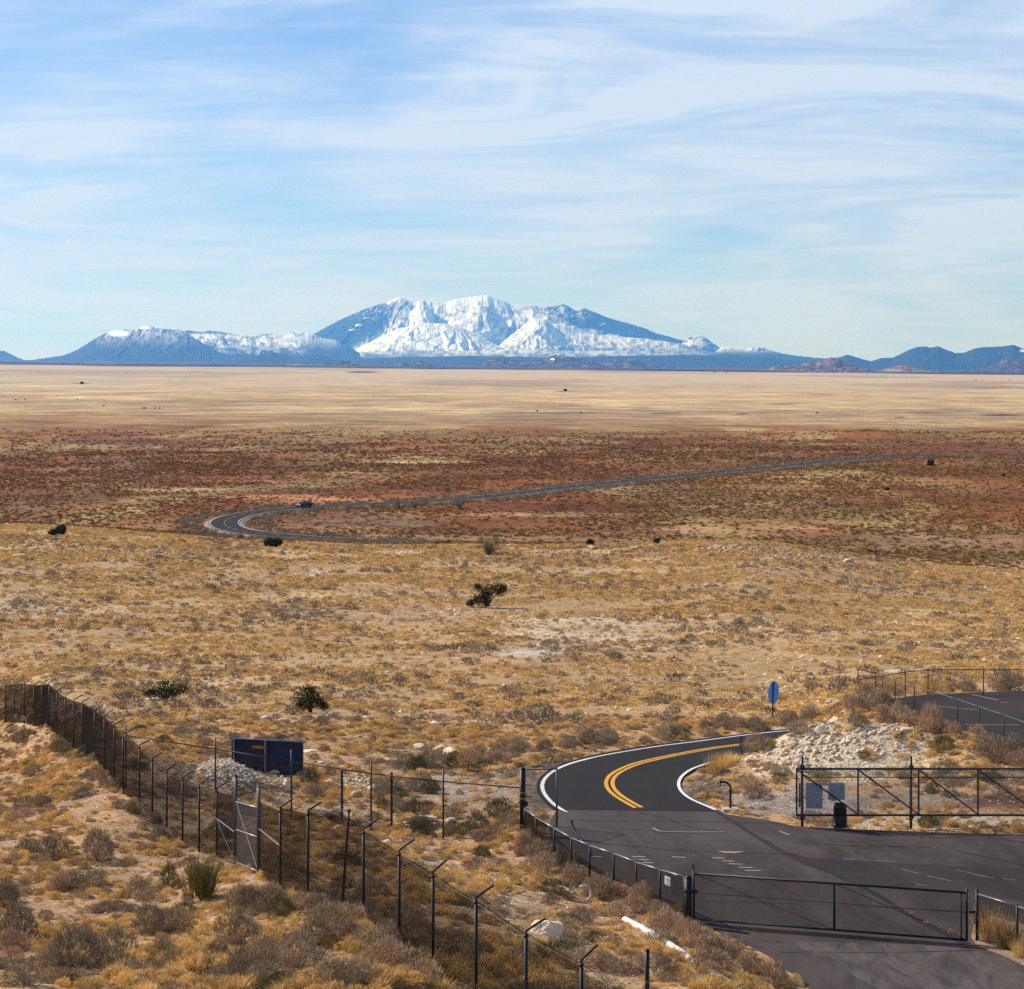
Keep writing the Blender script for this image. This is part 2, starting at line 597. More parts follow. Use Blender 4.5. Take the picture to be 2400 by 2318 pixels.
class MB:
    """collects simple solids into one mesh"""
    def __init__(self):
        self.v, self.f = [], []

    def add(self, V, Fc):
        b = len(self.v)
        self.v += [tuple(p) for p in V]
        self.f += [tuple(i + b for i in f) for f in Fc]

    def box(self, c, s, rot=None):
        V = [Vector((x * s[0] / 2, y * s[1] / 2, z * s[2] / 2)) for x in (-1, 1) for y in (-1, 1) for z in (-1, 1)]
        if rot is not None:
            V = [rot @ v for v in V]
        c = Vector(c)
        self.add([v + c for v in V], [(0, 1, 3, 2), (4, 6, 7, 5), (0, 4, 5, 1), (2, 3, 7, 6), (0, 2, 6, 4), (1, 5, 7, 3)])
        return self

    def tube(self, pts, r, n=8, r2=None, cap=True):
        pts = [Vector(p) for p in pts]
        rings = []
        m = len(pts)
        for i, p in enumerate(pts):
            d = (pts[min(i + 1, m - 1)] - pts[max(i - 1, 0)])
            if d.length < 1e-9:
                d = Vector((0, 0, 1))
            d.normalize()
            a = d.cross(Vector((0, 0, 1)))
            if a.length < .05:
                a = d.cross(Vector((0, 1, 0)))
            a.normalize()
            b = d.cross(a)
            rr = r if r2 is None else r + (r2 - r) * i / (m - 1)
            rings.append([p + (a * math.cos(k * 2 * math.pi / n) + b * math.sin(k * 2 * math.pi / n)) * rr for k in range(n)])
        V = [v for ring in rings for v in ring]
        Fc = [(i * n + k, i * n + (k + 1) % n, (i + 1) * n + (k + 1) % n, (i + 1) * n + k) for i in range(m - 1) for k in range(n)]
        if cap:
            Fc += [tuple(range(n - 1, -1, -1)), tuple((m - 1) * n + k for k in range(n))]
        self.add(V, Fc)
        return self

    def dome(self, c, r, n=10):
        c = Vector(c)
        V = []
        for j in range(3):
            a = j * math.pi / 6
            V += [c + Vector((math.cos(k * 2 * math.pi / n) * r * math.cos(a), math.sin(k * 2 * math.pi / n) * r * math.cos(a), r * .8 * math.sin(a))) for k in range(n)]
        V.append(c + Vector((0, 0, r * .8)))
        Fc = [(j * n + k, j * n + (k + 1) % n, (j + 1) * n + (k + 1) % n, (j + 1) * n + k) for j in range(2) for k in range(n)]
        Fc += [(2 * n + k, 2 * n + (k + 1) % n, 3 * n) for k in range(n)]
        self.add(V, Fc)
        return self

    def prism(self, pts, h):
        """polygon of 3-D points extruded by vector h"""
        n = len(pts)
        h = Vector(h)
        pts = [Vector(p) for p in pts]
        self.add(pts + [p + h for p in pts], [tuple(range(n)), tuple(range(2 * n - 1, n - 1, -1))] + [(i, i + n, (i + 1) % n + n, (i + 1) % n) for i in range(n)])
        return self

    def build(self, name, m, parent=None, smooth_=False):
        o = link(name, mesh(name, self.v, self.f, smooth_), m, parent)
        return o


def empty(name, loc, label, cat, group=None):
    o = bpy.data.objects.new(name, None)
    o.empty_display_size = .2
    o.location = loc
    COL.objects.link(o)
    return setp(o, label, cat, group)


def rebase(root):
    """children meshes are written in world space: hang them on the thing without moving them"""
    bpy.context.view_layer.update()
    inv = Matrix.Translation(-root.location)
    done = set()

    def walk(o):
        for c in list(o.children):
            c.matrix_parent_inverse = Matrix.Identity(4)
            if c.type == 'MESH' and c.data.name not in done:
                done.add(c.data.name)
                c.data.transform(inv)
            walk(c)
    walk(root)


# ------------------------------------------------------------------ ground sheet
PYg = EY - H / DD * F
SAND = np.array([.43, .262, .135])
tone = np.zeros(XX.shape + (3,))


def mixc(c, m):
    global tone
    m = np.clip(m, 0, 1)[..., None]
    tone = tone * (1 - m) + np.array(c) * m


def blob(px, py, rx, ry, c, s=1.0, n=.35, seed=0):
    d = ((PX - px) / rx) ** 2 + ((PYg - py) / ry) ** 2
    nn = fbm(PX / (rx * .35) + seed, PYg / (ry * .35) + seed, 4, 40 + seed)
    mixc(c, s * smooth(1.15, .35, d + n * 4 * (nn - .5)))


tone[:] = SAND
# mid slope: straw over pinkish rubble
mid = smooth(108, 125, DD)
mixc((.43, .268, .125), mid)
q = fbm(XX / 24, YY / 40, 4, 21)
mixc((.41, .262, .130), mid * smooth(.5, .62, q) * .8)
mixc((.50, .335, .165), mid * smooth(.5, .40, q) * .6)
for (px, py, rx, ry, c, s) in [
        (1330, 1470, 200, 38, (.54, .42, .28), .8), (1240, 1528, 90, 14, (.52, .43, .36), .8), (1500, 1505, 170, 26, (.48, .37, .27), .6), (740, 1345, 70, 10, (.58, .49, .44), .7), (930, 1295, 90, 9, (.58, .50, .46), .7),
        (840, 1400, 260, 14, (.50, .37, .18), .6), (1000, 1430, 240, 40, (.43, .280, .165), .8), (60, 1420, 120, 40, (.46, .345, .24), .6), (260, 1320, 240, 40, (.41, .275, .150), .6), (700, 1430, 60, 14, (.52, .45, .41), .5),
        (1750, 1330, 160, 30, (.43, .30, .20), .5), (1010, 1330, 120, 26, (.46, .34, .22), .5), (2120, 1572, 60, 6, (.58, .50, .44), .7), (2330, 1545, 60, 7, (.55, .46, .38), .6), (420, 1440, 160, 30, (.43, .29, .165), .5)]:
    blob(px, py, rx, ry, c, s, seed=int(px) % 17)
# near left slope: warmer
nl = (1 - smooth(80, 112, DD)) * (PX < 1300)
mixc((.47, .300, .165), nl * smooth(.42, .62, fbm(XX / 5, YY / 5, 4, 22)) * .9)
mixc((.33, .22, .15), nl * smooth(.55, .70, fbm(XX / 3 + 9, YY / 3, 4, 23)) * .6)
for (px, py, rx, ry, c, s) in [
        (1080, 1850, 150, 42, (.42, .31, .235), .95), (960, 1808, 90, 16, (.40, .30, .23), .8), (1290, 1790, 90, 18, (.075, .066, .060), .9), (1220, 1815, 60, 26, (.11, .095, .08), .9), (1260, 1870, 50, 45, (.10, .09, .075), .8), (1250, 1925, 50, 35, (.12, .10, .07), .7),
        (1850, 1870, 190, 34, (.34, .28, .235), .9), (1660, 1850, 60, 40, (.115, .10, .088), .9), (1780, 1895, 100, 14, (.25, .22, .20), .8), (1950, 1900, 130, 22, (.30, .265, .24), .8), (2200, 1925, 300, 16, (.33, .29, .25), .8),
        (2300, 1880, 90, 22, (.12, .052, .038), .9), (2380, 1870, 60, 26, (.12, .052, .038), .9), (2150, 1870, 130, 26, (.20, .175, .155), .7), (2350, 1820, 120, 24, (.17, .13, .105), .6),
        (1930, 1760, 230, 80, (.68, .54, .37), .98), (2060, 1790, 210, 50, (.64, .51, .35), .95), (1130, 2080, 160, 60, (.48, .355, .25), .7), (1000, 2010, 120, 40, (.46, .34, .24), .6), (560, 1800, 140, 30, (.46, .39, .32), .7), (860, 1850, 100, 34, (.42, .35, .29), .6)]:
    blob(px, py, rx, ry, c, s, seed=int(px) % 13)
# the plain
pl = smooth(385, 430, DD)
mixc((.25, .122, .040), pl)
q1 = fbm(XX / 60 + 4, YY / 150, 5, 24)
q2 = fbm(XX / 35, YY / 110 + 7, 5, 25)
mixc((.235, .075, .020), pl * smooth(.46, .64, q1) * .85)
mixc((.30, .180, .065), pl * smooth(.50, .38, q1) * .6)
mixc((.40, .27, .10), pl * smooth(.60, .70, q2) * .7)
mixc((.22, .135, .062), smooth(395, 430, DD) * (1 - smooth(480, 530, DD)) * .8)
for (px, py, rx, ry, c, s) in [
        (640, 1165, 190, 7, (.44, .19, .085), .9), (720, 1175, 200, 8, (.45, .21, .10), .9), (500, 1148, 220, 5, (.46, .31, .15), .9), (560, 1130, 140, 5, (.44, .17, .065), .9), (620, 1120, 170, 5, (.38, .13, .05), .9),
        (945, 1071, 42, 3.2, (.52, .38, .19), .95), (930, 1084, 62, 3, (.50, .36, .18), .9), (1045, 1082, 60, 3, (.47, .33, .17), .7), (560, 1056, 120, 2.6, (.47, .33, .16), .8), (350, 1048, 40, 2, (.47, .33, .16), .8), (330, 1072, 60, 3, (.45, .31, .15), .8),
        (700, 1140, 160, 4, (.45, .30, .15), .7), (260, 1135, 160, 4, (.36, .23, .12), .7), (1330, 1185, 240, 12, (.19, .058, .018), .95), (1650, 1095, 260, 20, (.19, .072, .022), .7), (1300, 1206, 240, 7, (.42, .27, .12), .8), (1600, 1240, 110, 4, (.42, .20, .12), .9),
        (1880, 1238, 70, 3, (.40, .20, .12), .8), (2130, 1258, 90, 4, (.40, .20, .13), .85), (2330, 1268, 140, 5, (.40, .19, .12), .85), (2240, 1048, 170, 12, (.17, .055, .022), .95), (2380, 1062, 120, 12, (.17, .058, .038), .8), (1500, 1150, 120, 3, (.42, .29, .15), .6),
        (300, 1035, 240, 8, (.16, .062, .040), .7), (1350, 1045, 260, 8, (.165, .064, .040), .7), (1800, 1180, 200, 6, (.36, .24, .13), .5), (1420, 1146, 120, 4, (.45, .32, .18), .8), (1900, 1060, 90, 3, (.36, .17, .10), .6), (830, 1220, 200, 22, (.205, .120, .072), .7)]:
    blob(px, py, rx, ry, c, s, seed=int(px) % 11)
# straw grassland further out
gr = smooth(1012, 948, PYg + 52 * (fbm(XX / 160, YY / 500, 4, 26) - .5) - 6 * (PX > 1700)) * (DD > 900)
mixc((.56, .395, .200), gr)
mixc((.38, .245, .135), gr * smooth(.50, .66, fbm(XX / 130 + 2, YY / 420, 5, 27)) * smooth(870, 960, PYg) * .9)
mixc((.50, .39, .265), smooth(935, 880, PYg) * (DD > 900) * .8)
mixc((.30, .21, .15), gr * smooth(.58, .66, fbm(XX / 420 + 2, YY / 1400, 5, 29)) * .55)
for (px, py, rx, ry, c, s) in [(850, 872, 46, 2.6, (.13, .10, .10), .95), (200, 878, 240, 3, (.34, .27, .21), .5), (1830, 947, 40, 1.6, (.10, .07, .05), .9), (1560, 969, 46, 1.8, (.13, .08, .05), .9), (1740, 970, 16, 2, (.10, .07, .05), .9),
                               (2350, 973, 60, 3, (.14, .09, .06), .9), (2110, 978, 16, 2, (.10, .07, .05), .8), (1300, 968, 180, 2.0, (.22, .15, .10), .7), (2330, 908, 60, 1.2, (.18, .15, .12), .8), (2100, 884, 130, 1.2, (.20, .17, .14), .7), (190, 899, 24, 1.3, (.12, .10, .08), .9), (1324, 917, 30, 1.1, (.14, .11, .09), .9)]:
    blob(px, py, rx, ry, c, s, n=.2, seed=int(px) % 11)
zone = np.zeros(XX.shape + (3,))
zone[..., 0] = 1 - smooth(250, 420, DD)
zone[..., 1] = smooth(380, 460, DD) * (1 - .55 * smooth(2000, 6000, DD))
zone[..., 2] = smooth(11900, 12100, DD + 900 * (fbm(XX / 700, YY / 700, 3, 28) - .5))
nr, nc = XX.shape
V = np.stack([XX, YY, H], -1).reshape(-1, 3)
ii = np.arange(nr * nc).reshape(nr, nc)
Fq = np.stack([ii[:-1, :-1], ii[:-1, 1:], ii[1:, 1:], ii[1:, :-1]], -1).reshape(-1, 4)
gme = mesh('ground', V, Fq, True)
set_color(gme, 'tone', tone.reshape(-1, 3))
set_color(gme, 'zone', zone.reshape(-1, 3))
ground = link('ground', gme, ground_material())
setp(ground, kind='structure', label='desert ground falling from a sandy slope to the wide brown and straw coloured plain')

# ------------------------------------------------------------------ mountains and hills
M_rock = mat('mountain_surface', (.1, .1, .1), rough=.9, attr='tone', spec=.1)
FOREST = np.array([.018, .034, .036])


def hill(name, label, crest, Dc, Df, step, rows, spur, spur_px, snow=None, rock=FOREST, seed=0, prof=1.25, kind='structure', light_patch=0.0, patch_col=(.30, .23, .18), base_off=0.0, fan=None):
    """crest: outline points (px, py) at distance Dc; the front slope runs down to the plain at distance Df"""
    cx = np.array([p[0] for p in crest], float)
    cy = np.array([p[1] for p in crest], float)
    px = np.arange(cx[0], cx[-1] + step, step)
    cpy = np.interp(px, cx, cy)
    k = 3
    kern = np.array([.25, .5, .25])
    if step < 2.5:
        cpy = np.convolve(np.pad(cpy, 1, mode='edge'), kern, 'valid')
    cpy = cpy - (fbm(px / 6.0, px * 0 + seed, 3, seed) - .5) * min(2.0, 40 * spur)
    t = np.linspace(0, 1, rows)
    PXh, T = np.meshgrid(px, t)
    D = Df + (Dc - Df) * T
    epy = np.clip(855 + PXh / 2400 * 24, 845, 890) - 12 * np.clip((D - 12000) / 40000, 0, 1) ** .5 + base_off
    zb = -(epy - EY) * D / F - 10
    zc = -(np.interp(PXh, px, cpy) - EY) * Dc / F
    hh = np.maximum(zc - zb, 0)
    # spurs and gullies running down slope, getting wider towards the foot
    wob = (fbm(PXh / 45, T * 2.6, 3, seed + 3) - .5) * spur_px * 4.0
    pk = px[np.argmin(cpy)] if fan is None else fan
    PXf = pk + (PXh - pk) / (1 + .9 * (1 - T))
    rd = ridged((PXf + wob * .6) / spur_px, T * 1.7 + PXf / spur_px * .35, 4, seed + 5, .42) - .55
    fine = ridged((PXf - wob) / (spur_px * .24), T * 2.2, 3, seed + 9, .5) - .5
    amp = spur * np.sin(np.pi * np.clip(T, 0, 1)) ** .8
    z = zb + hh * (T ** prof) + hh * amp * (rd * 1.9 + fine * .40)
    # back slope
    nb = 5
    Zb, Db = [], []
    for i in range(1, nb + 1):
        Db.append(np.full(px.shape, Dc + (Dc - Df) * .25 * i))
        Zb.append(zb[-1] + (z[-1] - zb[-1]) * (1 - i / nb) ** 1.2 - 30 * i)
    Dall = np.vstack([D] + [d[None] for d in Db])
    Zall = np.vstack([z] + [q_[None] for q_ in Zb])
    PXall = np.vstack([PXh] + [px[None]] * nb)
    Tall = np.vstack([T] + [np.ones((1, len(px)))] * nb)
    X = (PXall - CX) / F * Dall
    PYh = EY - Zall / Dall * F
    V = np.stack([X, Dall, Zall], -1).reshape(-1, 3)
    a, c = Dall.shape
    ii = np.arange(a * c).reshape(a, c)
    Fq = np.stack([ii[:-1, :-1], ii[:-1, 1:], ii[1:, 1:], ii[1:, :-1]], -1).reshape(-1, 4)
    me = mesh(name, V, Fq, True)
    col = np.zeros(Dall.shape + (3,))
    col[:] = np.array(rock)
    col *= (.75 + .5 * fbm(PXall / 4, PYh / 3, 3, seed + 21))[..., None]
    if light_patch > 0:
        m_ = smooth(.56, .64, fbm(PXall / 9, PYh / 2.4, 4, seed + 22)) * light_patch
        col = col * (1 - m_[..., None]) + np.array(patch_col) * m_[..., None]
    if snow is not None:
        m_ = np.clip(snow(PXall, PYh, Tall, seed), 0, 1)[..., None]
        col = col * (1 - m_) + np.array([.76, .84, .97]) * m_
    set_color(me, 'tone', col.reshape(-1, 3))
    o = link(name, me, M_rock)
    setp(o, label=label, kind=kind)
    return o


def g2(px, py, cx, cy, rx, ry):
    return np.exp(-((px - cx) / rx) ** 2 - ((py - cy) / ry) ** 2)


def trees(px, py, seed, f=2.2):
    return fbm(px / f, py / (f * .7), 3, seed + 31)


def line(px, pts):
    return np.interp(px, [p[0] for p in pts], [p[1] for p in pts])


def snow_main(px, py, t, s):
    n = trees(px, py, s)
    nb = fbm(px / 14, py / 9, 3, s + 33)
    m = smooth(717, 702, py + 22 * (nb - .5)) * smooth(880, 915, px) * smooth(1300, 1180, px)
    m = np.maximum(m, .90 * (1 - .55 * smooth(.44, .62, nb)) * smooth(line(py, [(690, 900), (712, 925), (760, 900), (800, 850), (830, 800)]) - 14, line(py, [(690, 900), (712, 925), (760, 900), (800, 850), (830, 800)]) + 24, px + 30 * (nb - .5)) * smooth(line(py, [(700, 1240), (730, 1262), (760, 1330), (800, 1500)]) + 14, line(py, [(700, 1240), (730, 1262), (760, 1330), (800, 1500)]) - 20, px + 60 * (nb - .5)))
    m = np.maximum(m, .9 * smooth(745, 722, py + 30 * (nb - .5)) * smooth(960, 1000, px) * smooth(1270, 1210, px) * smooth(.35, .5, n + .1))
    m = np.maximum(m, smooth(.66, .72, n) * smooth(760, 725, py) * smooth(790, 850, px) * smooth(1420, 1350, px) * .8)
    m = np.maximum(m, .75 * smooth(.42, .60, n) * smooth(1200, 1260, px) * smooth(1400, 1340, px) * smooth(760, 735, py) * smooth(.44, .54, nb))
    for (a, b, r1, r2) in ((838, 762, 9, 3.0), (828, 773, 12, 2.2), (860, 745, 7, 2.2), (1412, 760, 4, 3)):
        m = np.maximum(m, smooth(.35, .75, g2(px + (py - b) * 2.4, py, a, b, r1, r2) + 1.1 * (n - .5)))
    return m


def snow_full(lo, hi, keep=.35, dens=.95):
    def f(px, py, t, s):
        n = trees(px, py, s)
        nb = fbm(px / 11, py / 7, 4, s + 33)
        st = fbm(px / 26, py / 3.2, 4, s + 37)
        m = dens * smooth(lo + 12, hi - 18, py + 16 * (nb - .5) + 22 * (st - .5))
        n3_ = fbm(px / 5.0 + py * .12, py / 3.0 - px * .03, 4, s + 35)
        m = m * (1 - keep * (.85 * smooth(.44, .66, nb) + .45 * smooth(.45, .62, n3_) * smooth(.35, .5, nb)))
        return m
    return f


def snow_speck(ytop, ybot, dens, xa=-1e9, xb=1e9):
    def f(px, py, t, s):
        n = fbm((px + py * .5) / 2.6, py / 7.0, 3, s + 31)
        nb = fbm(px / 13 + .05 * py, py / 22, 3, s + 33)
        w = smooth(ybot, ytop, py) * smooth(xa - 12, xa + 12, px) * smooth(xb + 12, xb - 12, px)
        return w * smooth(.62 - .34 * dens, .74 - .30 * dens, n * .6 + nb * .45)
    return f


hill('mountain_range', 'main snow capped massif with blue forested flanks on the skyline',
     [(600, 846), (640, 830), (690, 805), (735, 783), (760, 769), (800, 748), (860, 722), (895, 712), (908, 709), (920, 703), (932, 697), (939, 695.5), (948, 699), (958, 704), (968, 709), (975, 709), (984, 702), (991, 702), (1000, 707), (1008, 706), (1014, 710),
      (1022, 708), (1034, 709), (1046, 710), (1056, 705), (1070, 701), (1085, 699), (1095, 697), (1110, 695), (1125, 693), (1135, 692), (1146, 691.5), (1152, 695), (1165, 699), (1180, 705), (1192, 711), (1205, 717), (1225, 718), (1250, 716), (1270, 720), (1290, 719), (1305, 717),
      (1320, 713), (1332, 717), (1345, 726), (1354, 729), (1363, 724), (1372, 722), (1385, 728), (1410, 739), (1440, 749), (1480, 760), (1510, 769), (1540, 782), (1570, 789), (1604, 799), (1640, 812), (1700, 826), (1800, 840), (1900, 850)],
     60000, 54500, 1.5, 110, .10, 34, snow_main, seed=101)
hill('snowy_ridge', 'snow covered spur below the left summit of the massif',
     [(880, 815), (915, 782), (945, 752), (962, 735), (975, 716), (985, 705), (992, 703), (1000, 709), (1010, 728), (1022, 750), (1032, 766), (1045, 790), (1055, 815)], 59000, 54500, 1.5, 60, .16, 24, snow_full(900, 880, .25, .92), seed=117, prof=1.3)
hill('snowy_ridge', 'broad snow dusted central cone of the massif',
     [(1000, 800), (1030, 775), (1060, 757), (1090, 736), (1110, 722), (1124, 716), (1140, 718), (1155, 728), (1168, 736), (1180, 748), (1195, 772), (1210, 795), (1220, 815)], 58000, 54000, 1.5, 60, .11, 34, snow_full(900, 880, .45, .86), seed=131, prof=1.35)
hill('snowy_ridge', 'long white snowfield sloping right below the dark flank of the massif',
     [(1190, 800), (1230, 775), (1270, 757), (1310, 760), (1347, 771), (1384, 781), (1440, 788), (1518, 794), (1592, 805), (1640, 819), (1690, 830), (1740, 838)], 57200, 53600, 1.5, 60, .06, 26, snow_full(840, 806, .5, .9), seed=145, prof=1.1)
hill('snowy_ridge', 'pointed snowy foothill with gullies right of the centre of the massif',
     [(1150, 822), (1180, 800), (1200, 783), (1224, 766), (1240, 752), (1254, 744), (1268, 746), (1281, 749), (1295, 762), (1308, 773), (1337, 790), (1371, 806), (1400, 818), (1450, 830)], 56300, 52300, 1.5, 70, .14, 30, snow_full(832, 818, .4), seed=152, prof=1.0)
hill('snowy_ridge', 'rounded bright snowy foothill in front of the massif',
     [(800, 832), (830, 822), (860, 806), (890, 790), (912, 779), (935, 770), (960, 764), (982, 760), (1005, 758), (1027, 758), (1045, 759), (1064, 761), (1084, 768), (1115, 782), (1141, 798), (1166, 810), (1207, 821), (1260, 832)], 55500, 51500, 1.5, 90, .14, 44, snow_full(838, 829, .32), seed=163, prof=.95)
hill('snowy_ridge', 'low pale apron of snow and woodland at the foot of the massif',
     [(760, 836), (850, 826), (960, 822), (1080, 822), (1200, 820), (1320, 822), (1450, 822), (1560, 824), (1620, 832), (1720, 840)], 51500, 47500, 2.2, 30, .05, 40, snow_full(848, 822, .6, .8), seed=171)
hill('mountain', 'rounded snow streaked dome at the right end of the massif',
     [(1560, 832), (1585, 818), (1604, 799), (1616, 790), (1631, 786.5), (1647, 788), (1657, 794), (1667, 801), (1686, 814), (1714, 827), (1750, 836)], 58500, 55800, 1.5, 50, .05, 18, snow_full(826, 812, .75, .85), seed=181)
hill('mountain', 'low wooded hill with a snow dusted top right of the massif',
     [(1660, 834), (1694, 813), (1726, 818), (1747, 820), (1763, 814.5), (1777, 813.7), (1794, 816), (1804, 820), (1824, 826), (1859, 833), (1906, 838), (1943, 841), (2000, 850)], 56500, 54000, 1.8, 40, .07, 20, snow_speck(812, 832, .95), seed=191)
hill('mountain', 'dark blue rounded mountain with a patchy snow summit on the left',
     [(40, 852), (68, 845), (108, 839), (147, 833), (171, 824.5), (196, 811), (220, 795), (245, 781.6), (264, 775.5), (294, 772), (316, 772.5), (330, 767), (338, 764), (348, 762.5), (356, 765), (365, 769.4), (392, 770.6), (421, 772), (436, 779), (445, 787), (469, 800), (501, 818), (518, 829), (538, 836), (600, 846)],
     45000, 40500, 1.5, 90, .085, 30,
     lambda px, py, t, s: np.maximum(.6 * snow_speck(766, 822, .62, 225, 480)(px, py, t, s), np.maximum(smooth(.35, .6, g2(px, py, 278, 781, 30, 9) + .3 * (trees(px, py, s) - .5)), smooth(.4, .6, g2(px, py, 340, 768, 20, 5)))), seed=201)
hill('mountain', 'snowy hills joining the left mountain to the massif',
     [(380, 815), (410, 790), (425, 778), (440, 774), (460, 777), (474, 778), (489, 775.5), (521, 778), (543, 783), (570, 786.5), (599, 786), (621, 781.6), (636, 783), (665, 783), (692, 778.7), (709, 779), (717, 781.6), (722, 779.7), (734, 783), (758, 793), (788, 797), (822, 815), (851, 831), (900, 842)],
     51500, 47000, 1.5, 80, .12, 22, lambda px, py, t, s: np.maximum(snow_full(824, 806, .6, .9)(px, py, t, s) * smooth(735, 690, px) * smooth(.08, .03, 1 - t + .0 * py) ** 0 * smooth(777, 788, py + 4 * (trees(px, py, s) - .5)), .8 * snow_speck(778, 826, .85, 640, 800)(px, py, t, s)), seed=211)
hill('mountain', 'small blue hill at the far left edge of the horizon',
     [(-160, 846), (-120, 835), (-70, 826), (-30, 822.5), (0, 822), (10, 822.5), (24, 829), (42, 838), (59, 845), (80, 850)], 50000, 47500, 2.5, 24, .05, 30, seed=221)
hill('mountain', 'twin dark blue wooded hills on the right skyline',
     [(1880, 852), (1920, 842), (1963, 838), (1986, 831), (2000, 835.5), (2020, 841), (2041, 847), (2065, 839), (2092, 838), (2106, 832), (2126, 822), (2151, 812.5), (2169, 812.5), (2181, 815), (2200, 811.5), (2214, 817.7), (2241, 828), (2261, 826), (2286, 816.7), (2302, 813.6), (2347, 812), (2377, 808), (2400, 817.7), (2430, 826), (2500, 838), (2600, 846)],
     41000, 36500, 1.8, 60, .07, 34, lambda px, py, t, s: smooth(.45, .65, g2(px, py, 2397, 822, 9, 4) + .3 * (trees(px, py, s) - .5)), seed=231, base_off=6)
hill('hill', 'low blue wooded hills below the snowy left ridge',
     [(520, 850), (545, 842), (560, 836), (587, 830), (611, 823), (633, 821.5), (650, 828), (673, 838), (697, 838), (729, 830.6), (748, 829.5), (766, 835.5), (790, 846), (820, 852)], 38000, 35000, 2.2, 30, .05, 24, snow_speck(820, 836, .3, 600, 625), seed=241)
hill('hill', 'long dark blue wooded rise at the foot of the massif',
     [(60, 852), (300, 850), (480, 847), (700, 844), (900, 838), (1100, 834), (1300, 838), (1450, 834), (1600, 832), (1720, 834), (1820, 840), (1900, 846), (2000, 852)], 42000, 37000, 4, 30, .03, 50, seed=245, base_off=4)
hill('hill', 'flat pale streaked cone standing on the forest edge left of centre',
     [(600, 864), (636, 860), (655, 852), (670, 848), (685, 850), (704, 855), (734, 860), (760, 866)], 22000, 20000, 2, 24, .06, 14, rock=(.05, .045, .055), light_patch=.8, seed=251, base_off=4)
hill('hill', 'small dark cone with pale foot left of the snowy foothill',
     [(700, 862), (744, 855), (758, 851.5), (778, 853), (790, 849), (802, 844.6), (815, 845), (832, 850), (856, 858), (900, 866)], 25000, 23000, 2, 24, .05, 16, light_patch=.5, seed=261, base_off=4)
hill('hill', 'pair of small dark cones below the rounded snowy foothill',
     [(880, 864), (905, 860), (927, 855), (944, 849), (962, 853), (975, 851), (986, 847), (1003, 853), (1060, 861), (1100, 866)], 26000, 24000, 2, 20, .05, 14, light_patch=.5, seed=271, base_off=4)
hill('hill', 'dark purple cone with long low shoulder below the massif',
     [(1100, 862), (1120, 857), (1133, 849), (1146, 841), (1166, 835), (1186, 841), (1207, 843), (1227, 846), (1249, 844), (1276, 841), (1298, 832), (1317, 836), (1337, 836), (1359, 841), (1386, 844.5), (1413, 848), (1445, 841.6), (1460, 846), (1477, 841), (1501, 847), (1530, 856), (1600, 864)],
     28000, 25000, 2, 30, .07, 20, lambda px, py, t, s: smooth(.5, .7, g2(px, py, 1295, 842, 7, 3) + .3 * (trees(px, py, s) - .5)), rock=(.030, .036, .045), light_patch=.4, seed=281, base_off=4)
hill('hill', 'brown purple volcanic cone right of the massif with pale grassy foot',
     [(1760, 870), (1800, 863), (1820, 858), (1855, 858), (1877, 854), (1900, 845), (1912, 848), (1926, 843.7), (1947, 837.5), (1961, 838.6), (1977, 845.7), (2000, 854), (2020, 861), (2060, 870)], 20000, 18000, 2, 36, .12, 16, rock=(.085, .062, .062), light_patch=.9, patch_col=(.22, .16, .13), seed=291, base_off=5)
hill('hill', 'small tan cone in front of the twin dark hills',
     [(2030, 874), (2065, 868), (2092, 858.6), (2114, 854), (2126, 856.5), (2147, 863.7), (2177, 869), (2230, 876)], 17500, 16500, 2, 26, .10, 12, rock=(.14, .105, .09), light_patch=.9, patch_col=(.30, .23, .18), seed=301, base_off=4)
hill('hill', 'dusky purple ridge at the right edge below the dark hills',
     [(2230, 874), (2280, 866), (2306, 858.6), (2335, 855), (2347, 844), (2363, 838), (2400, 839), (2460, 846), (2540, 860)], 26000, 23500, 2.5, 30, .08, 20, rock=(.050, .045, .055), light_patch=.6, patch_col=(.17, .13, .12), seed=311, base_off=6)

# ------------------------------------------------------------------ haze
hz = MB()
hz.box((0, 33500, 750), (90000, 71000, 2600))
hm = bpy.data.materials.new('haze_air')
hm.use_nodes = True
hnt = hm.node_tree
hnt.nodes.clear()
ho = hnt.nodes.new('ShaderNodeOutputMaterial')
hv = hnt.nodes.new('ShaderNodeVolumePrincipled')
hv.inputs['Color'].default_value = (.09, .345, 1.0, 1)
hv.inputs['Absorption Color'].default_value = (1, 1, 1, 1)
hv.inputs['Density'].default_value = 2.2e-5
hv.inputs['Anisotropy'].default_value = 0.35
hnt.links.new(hv.outputs[0], ho.inputs['Volume'])
haze = hz.build('haze', hm)
setp(haze, kind='stuff', label='thin blue air between the camera and the mountains')

